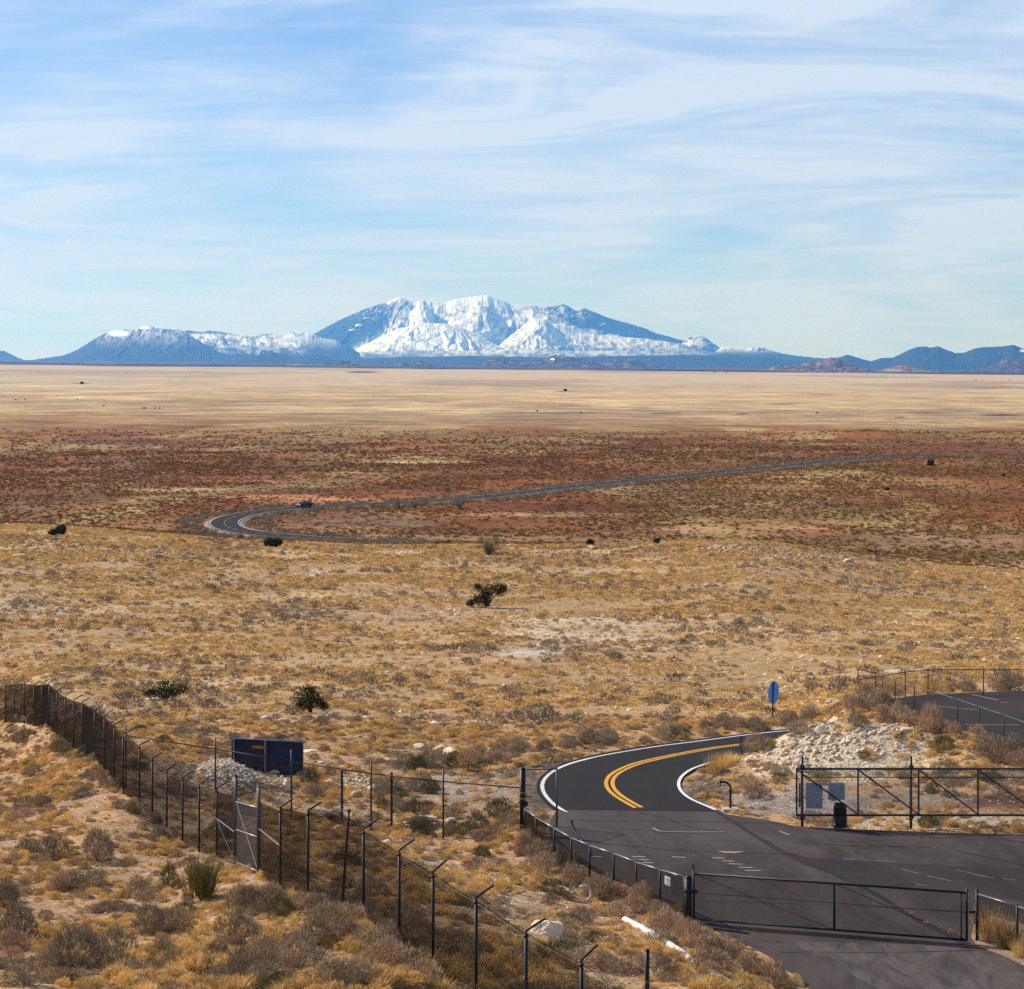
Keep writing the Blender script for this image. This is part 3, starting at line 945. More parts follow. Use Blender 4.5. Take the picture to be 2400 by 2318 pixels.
# ------------------------------------------------------------------ road, forecourt, car park
def asphalt(name, col, patch, pscale=.35, speck=.25):
    m = mat(name, col, rough=.95, noise=speck, nscale=26, bump=.006, bscale=60, spec=.12)
    nt = m.node_tree
    L = nt.links.new
    b = nt.nodes['Principled BSDF']
    src = b.inputs['Base Color'].links[0].from_socket
    tc = nt.nodes.new('ShaderNodeTexCoord')
    mp = nt.nodes.new('ShaderNodeMapping')
    mp.inputs['Rotation'].default_value = (0, 0, R(32))
    mp.inputs['Scale'].default_value = (1, .3, 1)
    L(tc.outputs['Object'], mp.inputs[0])
    n = nt.nodes.new('ShaderNodeTexNoise')
    n.inputs['Scale'].default_value = pscale
    n.inputs['Detail'].default_value = 7
    n.inputs['Roughness'].default_value = .7
    n.inputs['Distortion'].default_value = .6
    L(mp.outputs[0], n.inputs['Vector'])
    mr = nt.nodes.new('ShaderNodeMapRange')
    mr.inputs[1].default_value = .4
    mr.inputs[2].default_value = .62
    L(n.outputs[0], mr.inputs[0])
    mx = nt.nodes.new('ShaderNodeMix')
    mx.data_type = 'RGBA'
    mx.blend_type = 'MULTIPLY'
    mx.inputs[7].default_value = (*patch, 1)
    L(mr.outputs[0], mx.inputs[0])
    L(src, mx.inputs[6])
    L(mx.outputs[2], b.inputs['Base Color'])
    return m


M_new = asphalt('new_asphalt', (.019, .017, .018), (1.3, 1.25, 1.2), .3, .15)
M_old = asphalt('old_asphalt', (.074, .058, .053), (.50, .48, .50), .30, .55)
M_seal = asphalt('dark_sealed_asphalt', (.028, .023, .023), (1.5, 1.35, 1.3), .5, .35)
M_coarse = asphalt('coarse_asphalt', (.10, .080, .073), (.50, .50, .52), 1.6, .5)
M_tar = mat('tar', (.006, .006, .006), rough=.7)
M_white = mat('white_road_paint', (.72, .71, .68), rough=.6, noise=.22, nscale=5)
M_worn = mat('worn_white_paint', (.30, .26, .235), rough=.8, noise=.25, nscale=14)
M_yel = mat('yellow_road_paint', (.62, .29, .014), rough=.7, noise=.28, nscale=6)


def sheet(name, pts, P, up, m, label, parent=None):
    V = [P(*p, up) for p in pts]
    n = len(V)
    V += [v + Vector((0, 0, -.12)) for v in V] if parent is None else []
    me = bpy.data.meshes.new(name)
    import bmesh
    bm = bmesh.new()
    vs = [bm.verts.new(v) for v in V]
    f = bm.faces.new(vs[:n])
    if parent is None:
        for i in range(n):
            bm.faces.new((vs[i], vs[i + n], vs[(i + 1) % n + n], vs[(i + 1) % n]))
    bmesh.ops.triangulate(bm, faces=[f])
    bmesh.ops.recalc_face_normals(bm, faces=bm.faces)
    bm.normal_update()
    bm.to_mesh(me)
    bm.free()
    o = link(name, me, m, parent)
    if parent is None:
        setp(o, label=label, kind='structure')
    return o


def stroke(name, pts, wpx, P, up, m, parent, wob=0.0, off=0.0):
    """a painted line or crack: wpx is the real width in metres (one value or one per point)"""
    Q = [P(*p, up) for p in pts]
    n = len(Q)
    ws = [wpx] * n if isinstance(wpx, (int, float)) else wpx
    V = []
    for i in range(n):
        d = Q[min(i + 1, n - 1)] - Q[max(i - 1, 0)]
        a = Vector((-d.y, d.x, 0)).normalized()
        w_ = ws[i] * (1 + wob * (random.random() - .5)) / 2
        V += [Q[i] + a * (w_ + off), Q[i] - a * (w_ - off)]
    Fc = [(2 * i, 2 * i + 1, 2 * i + 3, 2 * i + 2) for i in range(n - 1)]
    # one flat strip resting on the surface
    me = mesh(name, V, Fc)
    return link(name, me, m, parent)


def dense(pts, n):
    pts = np.array(pts, float)
    s = np.r_[0, np.cumsum(np.hypot(*np.diff(pts, axis=0).T))]
    t = np.linspace(0, s[-1], n)
    # Catmull-Rom style smoothing by repeated averaging
    x, y = np.interp(t, s, pts[:, 0]), np.interp(t, s, pts[:, 1])
    for _ in range(3):
        x[1:-1] = (x[:-2] + 2 * x[1:-1] + x[2:]) / 4
        y[1:-1] = (y[:-2] + 2 * y[1:-1] + y[2:]) / 4
    return list(zip(x, y))


lot = sheet('parking_lot', LOT, P1, 0.0, M_old, 'old grey asphalt forecourt inside the black pipe gate')
road = sheet('road', ROAD, P1, 0.012, M_new, 'fresh black two lane road curving left and away to the right')
uplot = sheet('car_park', UPLOT, P2, 0.0, M_seal, 'raised black asphalt car park inside a low fence on the right')
WL = [(1850, 1712.5), (1800, 1717), (1740, 1724), (1680, 1732), (1620, 1740), (1560, 1747), (1500, 1756), (1440, 1766), (1400, 1773.5), (1374, 1780), (1338, 1789), (1310, 1800), (1297, 1806.5), (1287, 1813.7), (1272, 1828), (1266, 1840), (1268, 1851), (1277, 1864.7), (1290, 1880), (1302, 1890), (1318, 1900), (1331, 1905)]
d_ = dense(WL, 60)
stroke('edge_line', d_, [.12] * 40 + [.16] * 18 + [.12, .02], P1, 0.018, M_white, road)
YO = [(1828, 1735), (1736, 1744.6), (1664, 1753.6), (1593, 1766), (1539, 1777), (1486, 1789), (1450, 1803.6), (1428, 1816), (1417, 1828), (1416, 1841), (1430, 1859), (1451, 1873), (1476, 1887), (1489, 1894)]
YI = [(1828, 1737.6), (1736, 1747.6), (1664, 1757.2), (1593, 1770.2), (1539, 1782), (1482, 1799), (1452, 1814), (1440, 1826), (1439, 1837), (1446, 1848), (1466, 1864), (1494, 1882), (1514, 1894)]
for o_ in (0.0, .27):
    stroke('centre_line', dense(YO, 50), .17, P1, 0.018, M_yel, road, .12, o_)
WI = [(1860, 1757), (1800, 1765), (1728, 1776), (1664, 1787.5), (1621, 1802), (1597, 1818), (1588, 1834), (1589, 1846), (1600, 1861), (1621, 1875), (1650, 1887), (1678, 1899)]
stroke('edge_line', dense(WI, 50), .13, P1, 0.018, M_white, road)
# darker seal patches on the forecourt
stroke('transverse_joint', [(1332, 1922), (1420, 1924), (1560, 1925), (1700, 1927), (1870, 1931)], .07, P1, .006, M_tar, lot, .6)
sheet('sealed_patch', [(1680, 1900), (1718, 1922), (1775, 1958), (1828, 1990), (1890, 2010), (2014, 2017), (2230, 2030), (2400, 2034), (3400, 2050), (3400, 2200), (2500, 2125), (2400, 2112), (2280, 2092), (2150, 2084), (2030, 2078), (1960, 2050), (1880, 2026), (1822, 1996), (1768, 1962), (1712, 1926), (1676, 1903)], P1, .004, M_seal, '', lot)
sheet('coarse_patch', [(1846, 2206), (2000, 2210), (2270, 2216), (2330, 2236), (2420, 2276), (3300, 2500), (3300, 2690), (2260, 2690), (2120, 2400), (2060, 2318), (1960, 2266)], P1, .004, M_coarse, '', lot)
CR = [(1800, 1970), (1827, 1991), (1876, 2018), (1953, 2048), (2014, 2075), (2075, 2108), (2106, 2130), (2146, 2154), (2192, 2178.5), (2262, 2212)]
stroke('wide_crack', dense(CR, 60), [.08] * 15 + [.20] * 30 + [.26] * 15, P1, .009, M_tar, lot, 1.0)
stroke('crack', dense([(1676, 1900), (1718, 1925), (1771, 1961), (1800, 1972)], 24), .13, P1, .008, M_tar, lot, .7)
for pts, w_ in [([(1395, 1977), (1500, 1984), (1560, 1992), (1700, 1998), (1870, 2003)], .05), ([(1610, 2052), (1750, 2054), (1950, 2056), (2400, 2062)], .02), ([(1600, 2112), (1800, 2116), (2000, 2124), (2270, 2136)], .025),
                ([(1450, 1940), (1560, 1952), (1700, 1955)], .03), ([(1830, 2232), (1960, 2232), (2060, 2234), (2072, 2230), (2085, 2233), (2300, 2228)], .03), ([(1500, 1905), (1560, 1918), (1620, 1940), (1700, 1950)], .04),
                ([(2100, 1955), (2200, 1965), (2290, 1958), (2400, 1975)], .04), ([(2240, 1995), (2330, 2012), (2400, 2030)], .06), ([(1860, 1975), (2000, 1982), (2180, 1986)], .04)]:
    stroke('crack', dense(pts, 40), w_, P1, .0125, M_tar, lot, 1.2)
for (a, b, y) in [(1482, 1513, 2009), (1498, 1521, 2016), (1508, 1531, 2023), (1575, 1607, 2010), (1670, 1699, 2012), (1694, 1720, 2019), (1708, 1740, 2026), (1731, 1764, 2034), (1747, 1784, 2041), (1389, 1410, 2009), (1578, 1593, 2052.6)]:
    stroke('faded_dash', [(a, y - .6), (b, y + .6)], .10, P1, .0165, M_worn, lot)
stroke('faded_line', [(1530, 1941.5), (1546, 1949)], .08, P1, .0165, M_worn, lot)
stroke('faded_line', [(1546, 1949), (1620, 1951), (1700, 1950)], .05, P1, .0165, M_worn, lot, .8)
stroke('faded_line', [(1827, 1949), (1850, 1958)], .08, P1, .0165, M_worn, lot)
stroke('pale_scar', [(1684, 1996), (1700, 1998), (1724, 1998.5), (1742, 1997)], [.05, .16, .16, .03], P1, .0165, mat('pale_concrete', (.42, .33, .25), noise=.2), lot)
for pts in ([(2115, 2038), (2160, 2050)], [(2170, 2053), (2230, 2066)], [(2145, 2073), (2172, 2077)], [(2240, 2040), (2330, 2060)], [(2350, 2060), (2380, 2064)], [(1976, 2014), (2000, 2016)], [(2050, 2018), (2100, 2021)]):
    stroke('faded_line', dense(pts, 8), .03, P1, .0165, M_worn, lot, 1.0)
for k in range(34):
    x0, y0 = random.uniform(1380, 2500), random.uniform(1930, 2290)
    if x0 < 1400 + (y0 - 1960) * .9:
        continue
    L_ = random.uniform(30, 200)
    sl = random.choice([.02, .06, .35, -.04, .5])
    n_ = 14
    yy = np.cumsum(np.random.default_rng(k).normal(0, .9, n_))
    pts = [(x0 + L_ * i / n_, y0 + sl * L_ * i / n_ + yy[i]) for i in range(n_)]
    stroke('crack', pts, random.uniform(.012, .03), P1, .0125, M_tar, lot, 1.4)
# upper car park lines
for pts in ([(2278, 1628), (2340, 1641.5)], [(2262, 1698.5), (2390, 1699.5)], [(2345, 1646), (2362, 1647)], [(2200, 1656), (2290, 1664)]):
    stroke('bay_line', pts, .10, P2, .010, M_worn, uplot)
# gravel verge at the lower right corner
verge = sheet('gravel_verge', [(2276, 2196), (2284, 2160), (2330, 2150), (2420, 2175), (3200, 2330), (3200, 2520), (2420, 2272), (2350, 2240), (2290, 2217)], P1, .03, mat('verge_soil', (.26, .17, .11), noise=.4, nscale=5, bump=.03, bscale=20), 'strip of gravelly soil and grass beside the right gate post')

# far road across the plain
FR = [(2215, 1067), (2165, 1067.5), (2100, 1070), (2050, 1072.5), (1980, 1080), (1900, 1088), (1800, 1098), (1700, 1107), (1600, 1117), (1500, 1127), (1400, 1137), (1300, 1148), (1240, 1156), (1180, 1163), (1120, 1169), (1060, 1174), (1000, 1178), (940, 1181), (880, 1184),
      (820, 1186), (760, 1189), (710, 1192), (660, 1196), (620, 1201), (580, 1207), (550, 1214), (530, 1222), (524, 1230), (530, 1238), (550, 1246), (585, 1252), (630, 1257), (680, 1261), (740, 1265), (800, 1268), (860, 1271), (940, 1275), (1020, 1280)]
fr = [at(px, py, 420) for px, py in FR]
frx = np.array([v.x for v in fr])
fry = np.array([v.y for v in fr])
s_ = np.r_[0, np.cumsum(np.hypot(np.diff(frx), np.diff(fry)))]
tt_ = np.linspace(0, s_[-1], 420)
fx, fy = np.interp(tt_, s_, frx), np.interp(tt_, s_, fry)
for _ in range(14):
    fx[1:-1] = (fx[:-2] + 2 * fx[1:-1] + fx[2:]) / 4
    fy[1:-1] = (fy[:-2] + 2 * fy[1:-1] + fy[2:]) / 4
fz = hgt(fx, fy)
for _ in range(6):
    fz[1:-1] = (fz[:-2] + 2 * fz[1:-1] + fz[2:]) / 4
fz = fz + .45


def ribbon(name, off0, off1, up, m, parent=None, rng_=None, skirt=0):
    idx = range(len(fx)) if rng_ is None else range(*rng_)
    V = []
    for i in idx:
        a, b = max(i - 1, 0), min(i + 1, len(fx) - 1)
        dx, dy = fx[b] - fx[a], fy[b] - fy[a]
        l = math.hypot(dx, dy)
        nx, ny = -dy / l, dx / l
        V += [(fx[i] + nx * off0, fy[i] + ny * off0, fz[i] + up), (fx[i] + nx * off1, fy[i] + ny * off1, fz[i] + up)]
        if skirt:
            V += [(fx[i] + nx * (off0 - 2.5), fy[i] + ny * (off0 - 2.5), fz[i] - 1.2), (fx[i] + nx * (off1 + 2.5), fy[i] + ny * (off1 + 2.5), fz[i] - 1.2)]
    k = 4 if skirt else 2
    n = len(V) // k
    Fc = []
    for i in range(n - 1):
        a, b = i * k, (i + 1) * k
        Fc.append((a, a + 1, b + 1, b))
        if skirt:
            Fc += [(a + 2, a, b, b + 2), (a + 1, a + 3, b + 3, b + 1)]
    return link(name, mesh(name, V, Fc), m, parent)


M_shoulder = mat('road_shoulder', (.27, .18, .10), noise=.3, nscale=.6)
sh = ribbon('road_shoulder', -4.3, 4.3, -.10, M_shoulder, skirt=1)
setp(sh, kind='structure', label='pale dusty shoulder along the far road')
fr_ = ribbon('far_road', -3.8, 3.8, -.02, M_new)
setp(fr_, kind='structure', label='black road looping through the brown plain with white edge lines')
NB = int(np.argmax(fry < 640))
ribbon('edge_line', 3.45, 3.6, .03, M_white, fr_, (NB, len(fx)))
ribbon('edge_line', -3.6, -3.45, .03, M_white, fr_, (NB, len(fx)))
for i in range(NB, 414, 5):
    ribbon('centre_dash', -.10, .10, .03, M_yel, fr_, (i, i + 3))

# ------------------------------------------------------------------ fences
M_blk = mat('black_vinyl_pipe', (.009, .010, .012), rough=.5, noise=.2, spec=.3)
M_gal = mat('weathered_galvanised_pipe', (.09, .09, .10), rough=.5, metal=.4, noise=.25, nscale=5)
M_galb = mat('bright_galvanised_pipe', (.20, .21, .23), rough=.42, metal=.6, noise=.2, nscale=5)
M_wire = mat('black_chain_link_wire', (.017, .009, .006), rough=.8, spec=.08)
M_wire2 = mat('grey_chain_link_wire', (.07, .06, .055), rough=.7, spec=.15)
M_rust = mat('rusty_pipe', (.035, .024, .020), rough=.7, noise=.3, nscale=6)


def chain(p0, p1, h0, h1, sp, r, lift=.04):
    """chain-link fabric between two base points, as diagonal wires"""
    p0, p1 = Vector(p0), Vector(p1)
    L = (p1 - p0).length
    Hh = (h0 + h1) / 2
    out_v, out_f = [], []
    ex = (p1 - p0) / L
    nrm = Vector((ex.y, -ex.x, 0)).normalized() * r
    A, B = [], []
    c = -Hh
    while c < L:
        s0, v0 = max(c, 0), max(0, -c)
        s1 = min(L, c + Hh)
        v1 = s1 - c
        if s1 - s0 > .02:
            A.append((s0, v0, s1, v1))
            A.append((L - s0, v0, L - s1, v1))
        c += sp
    for (s0, v0, s1, v1) in A:
        a = p0 + ex * s0 + Vector((0, 0, lift + v0))
        b = p0 + ex * s1 + Vector((0, 0, lift + v1))
        d = (b - a).normalized()
        side = d.cross(nrm).normalized() * r
        k = len(out_v)
        for q_ in (a, b):
            out_v += [tuple(q_ + nrm), tuple(q_ - nrm * .5 + side * .87), tuple(q_ - nrm * .5 - side * .87)]
        out_f += [(k, k + 1, k + 4, k + 3), (k + 1, k + 2, k + 5, k + 4), (k + 2, k, k + 3, k + 5)]
    return out_v, out_f


def bay(root, p0, p1, h0, h1, sp, r, m):
    v, f = chain(p0, p1, h0, h1, sp, r)
    return link('chain_link_mesh', mesh('chain_link_mesh', v, f), m, root)


# fence 1: the tall security fence with barbed-wire arms
f1 = []
for (px, D, py) in FENCE1:
    x = (px - CX) * D / F
    f1.append((Vector((x, D, gz(x, D))), 'arm' if px not in (173, 428) else 'arm', 2.3))
left_run = f1
gate_l, gate_r = (552, 69.3), (606, 65.3)


def fp(px, D):
    x = (px - CX) * D / F
    return Vector((x, D, gz(x, D)))


right_run = [(fp(657, 61.6), 'arm', 2.32), (fp(722, 58.4), 'arm', 2.40), (fp(800, 56), 'lean', 2.62), (fp(852, 54.3), 'arm', 2.3), (fp(936, 51.7), 'arm', 2.3), (fp(1015, 49.2), 'arm', 2.2), (fp(1116, 46.6), 'arm', 2.3), (fp(1233, 44.2), 'arm', 2.3),
             (fp(1363, 41.6), 'arm', 2.35), (fp(1520, 39.2), 'arm', 1.85), (fp(1700, 37.2), 'arm', 1.6)]
sec = empty('security_fence', left_run[0][0], 'tall black security fence with angled barbed wire arms down the left slope', 'fence')
ARM = Vector((.36, .10, .34))
tops = []


def post1(p, kind, h, r=.036):
    b = MB()
    top = p + Vector((0, 0, h))
    if kind == 'lean':
        top = p + Vector((.20, 0, h))
    b.tube([p - Vector((0, 0, .3)), top], r, 10)
    b.tube([top - Vector((0, 0, .05)), top + Vector((0, 0, .02))], r * 1.3, 10)
    o = b.build('post', M_blk, sec, True)
    if kind != 'lean':
        a = MB()
        js = Vector((random.uniform(-.05, .05), random.uniform(-.08, .08), random.uniform(-.05, .05)))
        a.tube([top + Vector((0, 0, .01)), top + Vector((0, 0, .10)), top + ARM + js], .030, 8)
        a.build('bracket_arm', M_rust if random.random() < .3 else M_blk, o)
        return top + ARM + js, top
    return top + Vector((.1, 0, 0)), top


runs = []
for run in (left_run, right_run):
    T = []
    for (p, k, h) in run:
        T.append(post1(p, k, h))
    runs.append(T)
    for i in range(len(run) - 1):
        bay(sec, run[i][0], run[i + 1][0], run[i][2], run[i + 1][2], .070, .0036 if run is left_run else .0050, M_wire)
# fabric between last left post and the man gate and on to the right run
gl, gr_ = fp(*gate_l), fp(*gate_r)
bay(sec, left_run[-1][0], gl, 2.25, 2.25, .070, .0036, M_wire)
bay(sec, gr_, right_run[0][0], 2.25, 2.25, .070, .0036, M_wire)
for T in runs:
    for q_ in (.45, .72, .98):
        b = MB()
        for i in range(len(T) - 1):
            a0 = T[i][1] + (T[i][0] - T[i][1]) * q_
            a1 = T[i + 1][1] + (T[i + 1][0] - T[i + 1][1]) * q_
            m_ = (a0 + a1) / 2 - Vector((0, 0, .05))
            b.tube([a0, m_, a1], .0055, 3, cap=False)
        b.build('barbed_wire', M_rust, sec)
    b = MB()
    for i in range(len(T) - 1):
        b.tube([T[i][1] - Vector((0, 0, .03)), T[i + 1][1] - Vector((0, 0, .03))], .006, 4, cap=False)
    b.build('tension_wire', M_blk, sec)
# brace rails next to the gate
M_gate = mat('dull_grey_gate_pipe', (.032, .034, .040), rough=.4, metal=.5, noise=.2)
pl_ = left_run[-1][0]
MB().tube([pl_ + Vector((0, 0, 1.35)), gl + Vector((0, 0, 1.1))], .022, 8).build('brace_rail', M_galb, sec)
MB().tube([pl_ + Vector((0, 0, 1.3)), gl + Vector((0, 0, .1))], .005, 4).build('truss_rod', M_gal, sec)
MB().tube([gr_ + Vector((0, 0, 1.45)), right_run[0][0] + Vector((0, 0, 1.3))], .022, 8).build('brace_rail', M_galb, sec)
rebase(sec)
# the man gate
mg = empty('fence_gate', (gl + gr_) / 2, 'narrow grey chain link gate with a wire brace in the tall security fence', 'gate')
ex = (gr_ - gl).normalized()
for p, h in ((gl, 2.95), (gr_, 2.72)):
    MB().tube([p - Vector((0, 0, .2)), p + Vector((0, 0, h))], .055, 10).dome(p + Vector((0, 0, h)), .065).build('post', M_gate, mg, True)
a_, b_ = gl + ex * .16 + Vector((0, -.06, .12)), gr_ - ex * .10 + Vector((0, -.06, .12))
for p, h in ((a_, 2.75), (gr_ + ex * .17, 2.75)):
    MB().tube([p, p + Vector((0, 0, h))], .032, 8).dome(p + Vector((0, 0, h)), .038).build('stile', M_gate, mg, True)
for h in (.05, 1.1, 2.0):
    MB().tube([a_ + Vector((0, 0, h)), b_ + Vector((0, 0, h - .03))], .026, 8).build('rail', M_galb, mg, True)
MB().tube([a_ + Vector((0, 0, 2.0)), b_ + Vector((0, 0, .05))], .006, 4).build('truss_rod', M_gal, mg)
v_, f_ = chain(a_, b_, 1.95, 1.95, .06, .004)
link('chain_link_mesh', mesh('chain_link_mesh', v_, f_), M_wire2, mg)
rebase(mg)

# fence 2: chain link with a top rail, from the tall fence across to the big black post
def rail_fence(name, label, pts, h, rail_m, post_m, wire_m, sp, wr, pr=.03, extra=0.0, heights=None, mesh_h=None, group=None, rail_r=.024):
    root = empty(name, pts[0], label, 'fence', group)
    for i, p in enumerate(pts):
        hh = heights[i] if heights else h
        top = p + Vector((0, 0, hh))
        b = MB().tube([p - Vector((0, 0, .3)), top + Vector((0, 0, extra))], pr, 8)
        if extra == 0:
            b.dome(top, pr * 1.2, 8)
        b.build('post', post_m, root, True)
    for i in range(len(pts) - 1):
        h0 = heights[i] if heights else h
        h1 = heights[i + 1] if heights else h
        MB().tube([pts[i] + Vector((0, 0, h0 - .03)), pts[i + 1] + Vector((0, 0, h1 - .03))], rail_r, 8).build('top_rail', rail_m, root, True)
        v, f = chain(pts[i], pts[i + 1], h0 - .05, h1 - .05, sp, wr)
        link('chain_link_mesh', mesh('chain_link_mesh', v, f), wire_m, root)
    rebase(root)
    return root


def onD(px, D):
    x = (px - CX) * D / F
    return Vector((x, D, gz(x, D)))


def base_for(px, D, top_py, h):
    p = onD(px, D)
    return p


F2 = [(295, 86.8, 1722), (505, 85.3, 1753.5), (683, 83.6, 1782.5), (870, 81.7, 1811.6), (1039, 80.1, 1830), (1222, 79, 1845)]
pts2 = [onD(a, b) for a, b, c in F2]
h2 = [(EY - c) / F * b - p.z for (a, b, c), p in zip(F2, pts2)]
rail_fence('boundary_fence', 'chain link fence with top rail and thin spikes crossing to the stout black post', pts2, 2.3, M_rust, M_gate, M_wire2, .085, .0033, pr=.034, extra=0.42, heights=h2)
M_bluep = mat('dark_blue_post_paint', (.010, .018, .055), rough=.5)
for (px, top, bot) in ((801.5, 1808.6, 1922), (918, 1813, 1942)):
    p = at(px, bot)
    o = MB().box(p + Vector((0, 0, (bot - top) * p.y / F / 2)), (.085, .085, (bot - top) * p.y / F + .1)).build('blue_post', M_bluep)
    setp(o, 'dark blue square post standing behind the chain link fence beside the ' + ('rubble heap' if px < 850 else 'pale gravel clearing'), 'post')
# corner section with the stout post
cp, cp2 = onD(1225, 79), onD(1305, 80.3)
cs = empty('corner_fence', cp, 'short chain link panel between a stout capped post and a thin steel post', 'fence')
htop = (EY - 1803) / F * 79 - cp.z
MB().tube([cp - Vector((0, 0, .3)), cp + Vector((0, 0, htop))], .108, 16).dome(cp + Vector((0, 0, htop)), .112, 16).build('corner_post', M_blk, cs, True)
M_yb = mat('yellow_band', (.55, .33, .03), rough=.6)
for zz_ in (.12, .32, 1.3, 1.52):
    MB().tube([cp + Vector((0, 0, zz_)), cp + Vector((0, 0, zz_ + .03))], .112, 16).build('yellow_band', M_yb, cs)
MB().tube([cp + Vector((0, 0, 1.12)), cp + Vector((0, 0, 1.2))], .125, 16).box(cp + Vector((.15, 0, 1.12)), (.08, .06, .16)).build('hinge_collar', M_blk, cs)
h3 = (EY - 1801) / F * 80.3 - cp2.z
MB().tube([cp2 - Vector((0, 0, .2)), cp2 + Vector((0, 0, h3))], .038, 10).dome(cp2 + Vector((0, 0, h3)), .042).build('post', M_gal, cs, True)
MB().tube([cp + Vector((.1, 0, htop - .02)), cp2 + Vector((0, 0, h3 - .03))], .018, 8).build('top_rail', M_blk, cs)
v_, f_ = chain(cp, cp2, min(htop, h3) - .06, h3 - .06, .075, .003)
link('chain_link_mesh', mesh('chain_link_mesh', v_, f_), M_wire2, cs)
rebase(cs)
# fence 3: low fence along the forecourt down to the gate
F3 = [(1230, 78.6), (1256, 76.4), (1299, 73.8), (1339, 72.2), (1382, 70.8), (1438.6, 69.4), (1491.6, 67.9), (1547, 66.3), (1604, 64.9)]
pts3 = []
for a, b in F3:
    p = onD(a, b)
    p.z = z1(b)
    pts3.append(p)
fence3 = rail_fence('forecourt_fence', 'low black fence with shiny top rail along the left edge of the forecourt', pts3, 1.22, M_galb, M_blk, M_wire, .06, .0042, heights=[1.0, 1.1, 1.2, 1.18, 1.2, 1.22, 1.24, 1.34, 1.42], pr=.033, rail_r=.026)
sgn = empty('notice_board', onD(1564, 66), 'small white printed notice on the low fence near the gate post', 'sign')
pa, pb = W(1558, 2052, 65.7), W(1570.5, 2060, 65.5)
me_ = MB().prism([W(1558, 2052, 65.7), W(1570.5, 2057, 65.4), W(1570.5, 2077.5, 65.4), W(1558, 2072, 65.7)], (0, -.012, 0))
me_.build('panel', mat('white_sheet', (.55, .57, .58), rough=.5), sgn)
b = MB()
for k in range(5):
    y0 = 2056 + 3.3 * k
    if k == 0:
        b.prism([W(1560, y0, 65.62), W(1568, y0 + 3, 65.35), W(1568, y0 + 5, 65.35), W(1560, y0 + 2, 65.62)], (0, -.004, 0))
    else:
        b.prism([W(1560, y0 + 1, 65.62), W(1569, y0 + 4.6, 65.35), W(1569, y0 + 5.6, 65.35), W(1560, y0 + 2, 65.62)], (0, -.004, 0))
b.build('printed_lines', mat('grey_print', (.10, .11, .13)), sgn)
rebase(sgn)

# ------------------------------------------------------------------ the pipe gate
gA, gB = P1(1626, 2163), P1(2266, 2213)
gate = empty('pipe_gate', gA, 'wide black pipe and chain link gate closed across the forecourt', 'gate')
gx = (gB - gA).normalized()
up = Vector((0, 0, 1))
gh = 1.38
z0 = .12
rails = [('bottom_rail', z0), ('top_rail', z0 + gh)]
for n_, z_ in rails:
    MB().tube([gA + up * z_, gB + up * z_], .034, 10).build(n_, M_blk, gate, True)
for t_ in (.0, .525, 1.0):
    p = gA + (gB - gA) * t_
    MB().tube([p + up * z0, p + up * (z0 + gh + (.12 if t_ in (0, 1) else 0))], .034, 10).build('upright', M_blk, gate, True)
p = gB - gx * .16
MB().tube([p + up * z0, p + up * (z0 + gh)], .02, 8).build('upright', M_blk, gate, True)
for a, b_ in ((0.0, .525), (.525, 1.0)):
    A = gA + (gB - gA) * a + up * (z0 + gh)
    B = gA + (gB - gA) * b_ + up * z0
    MB().tube([A, B], .009, 5).build('truss_rod', M_blk, gate)
mid_ = MB().tube([gA + up * (z0 + .80), gB + up * (z0 + .80)], .008, 5)
mid_.build('mid_wire', M_blk, gate)
v_, f_ = chain(gA + up * z0, gB + up * z0, gh, gh, .085, .0048, 0)
link('chain_link_mesh', mesh('chain_link_mesh', v_, f_), M_wire, gate)
MB().tube([gA - gx * .02 + up * (z0 + gh + .12), gA - gx * .02 + up * (z0 + gh + .3)], .025, 8).build('hinge_pin', M_blk, gate)
rebase(gate)
gp = P1(1613, 2168)
gpost = empty('gate_post', gp, 'stout black round post hinging the pipe gate at its left end', 'post')
MB().tube([gp - up * .2, gp + up * 1.42], .115, 16).dome(gp + up * 1.42, .12, 16).build('shaft', M_blk, gpost, True)
MB().tube([gp + up * 1.0, gp + up * 1.07], .135, 16).box(gp + gx * .17 + up * 1.03, (.22, .08, .10)).build('hinge', M_blk, gpost)
MB().box(gp + gx * .17 + up * .25, (.2, .06, .08)).build('hinge', M_blk, gpost)
rebase(gpost)
lp = P1(2290, 2206)
latch = empty('latch_post', lp, 'slim black capped post with chain latch at the right end of the pipe gate', 'post')
MB().tube([lp - up * .2, lp + up * 1.5], .045, 12).dome(lp + up * 1.5, .05).build('shaft', M_blk, latch, True)
MB().box(lp - gx * .12 + up * .85, (.22, .05, .07)).tube([lp - gx * .06 + up * .85 - Vector((0, .05, 0)), lp - gx * .1 + up * .6 - Vector((0, .06, 0)), lp - gx * .02 + up * .5 - Vector((0, .06, 0))], .015, 6).build('latch', M_blk, latch)
rebase(latch)
pts4 = [P1(2290, 2206), P1(2384, 2238), P1(2500, 2280), P1(2640, 2330)]
rail_fence('roadside_fence', 'low black fence with steel top rail over golden grass at right edge', pts4[:], 1.42, M_galb, M_blk, M_wire, .06, .0042, pr=.036)
setp(MB().tube([P1(1334, 1922, .06), P1(1338, 1938, .05), P1(1346, 1952, .04), P1(1358, 1966, .04), P1(1370, 1983, .04), P1(1382, 2004, .04)], .045, 8).build('dark_gap_tube', M_blk), 'dark curving gap in the asphalt behind the low fence built as a tube', 'gap')  # added tube stands in for a dark curved gap in the asphalt

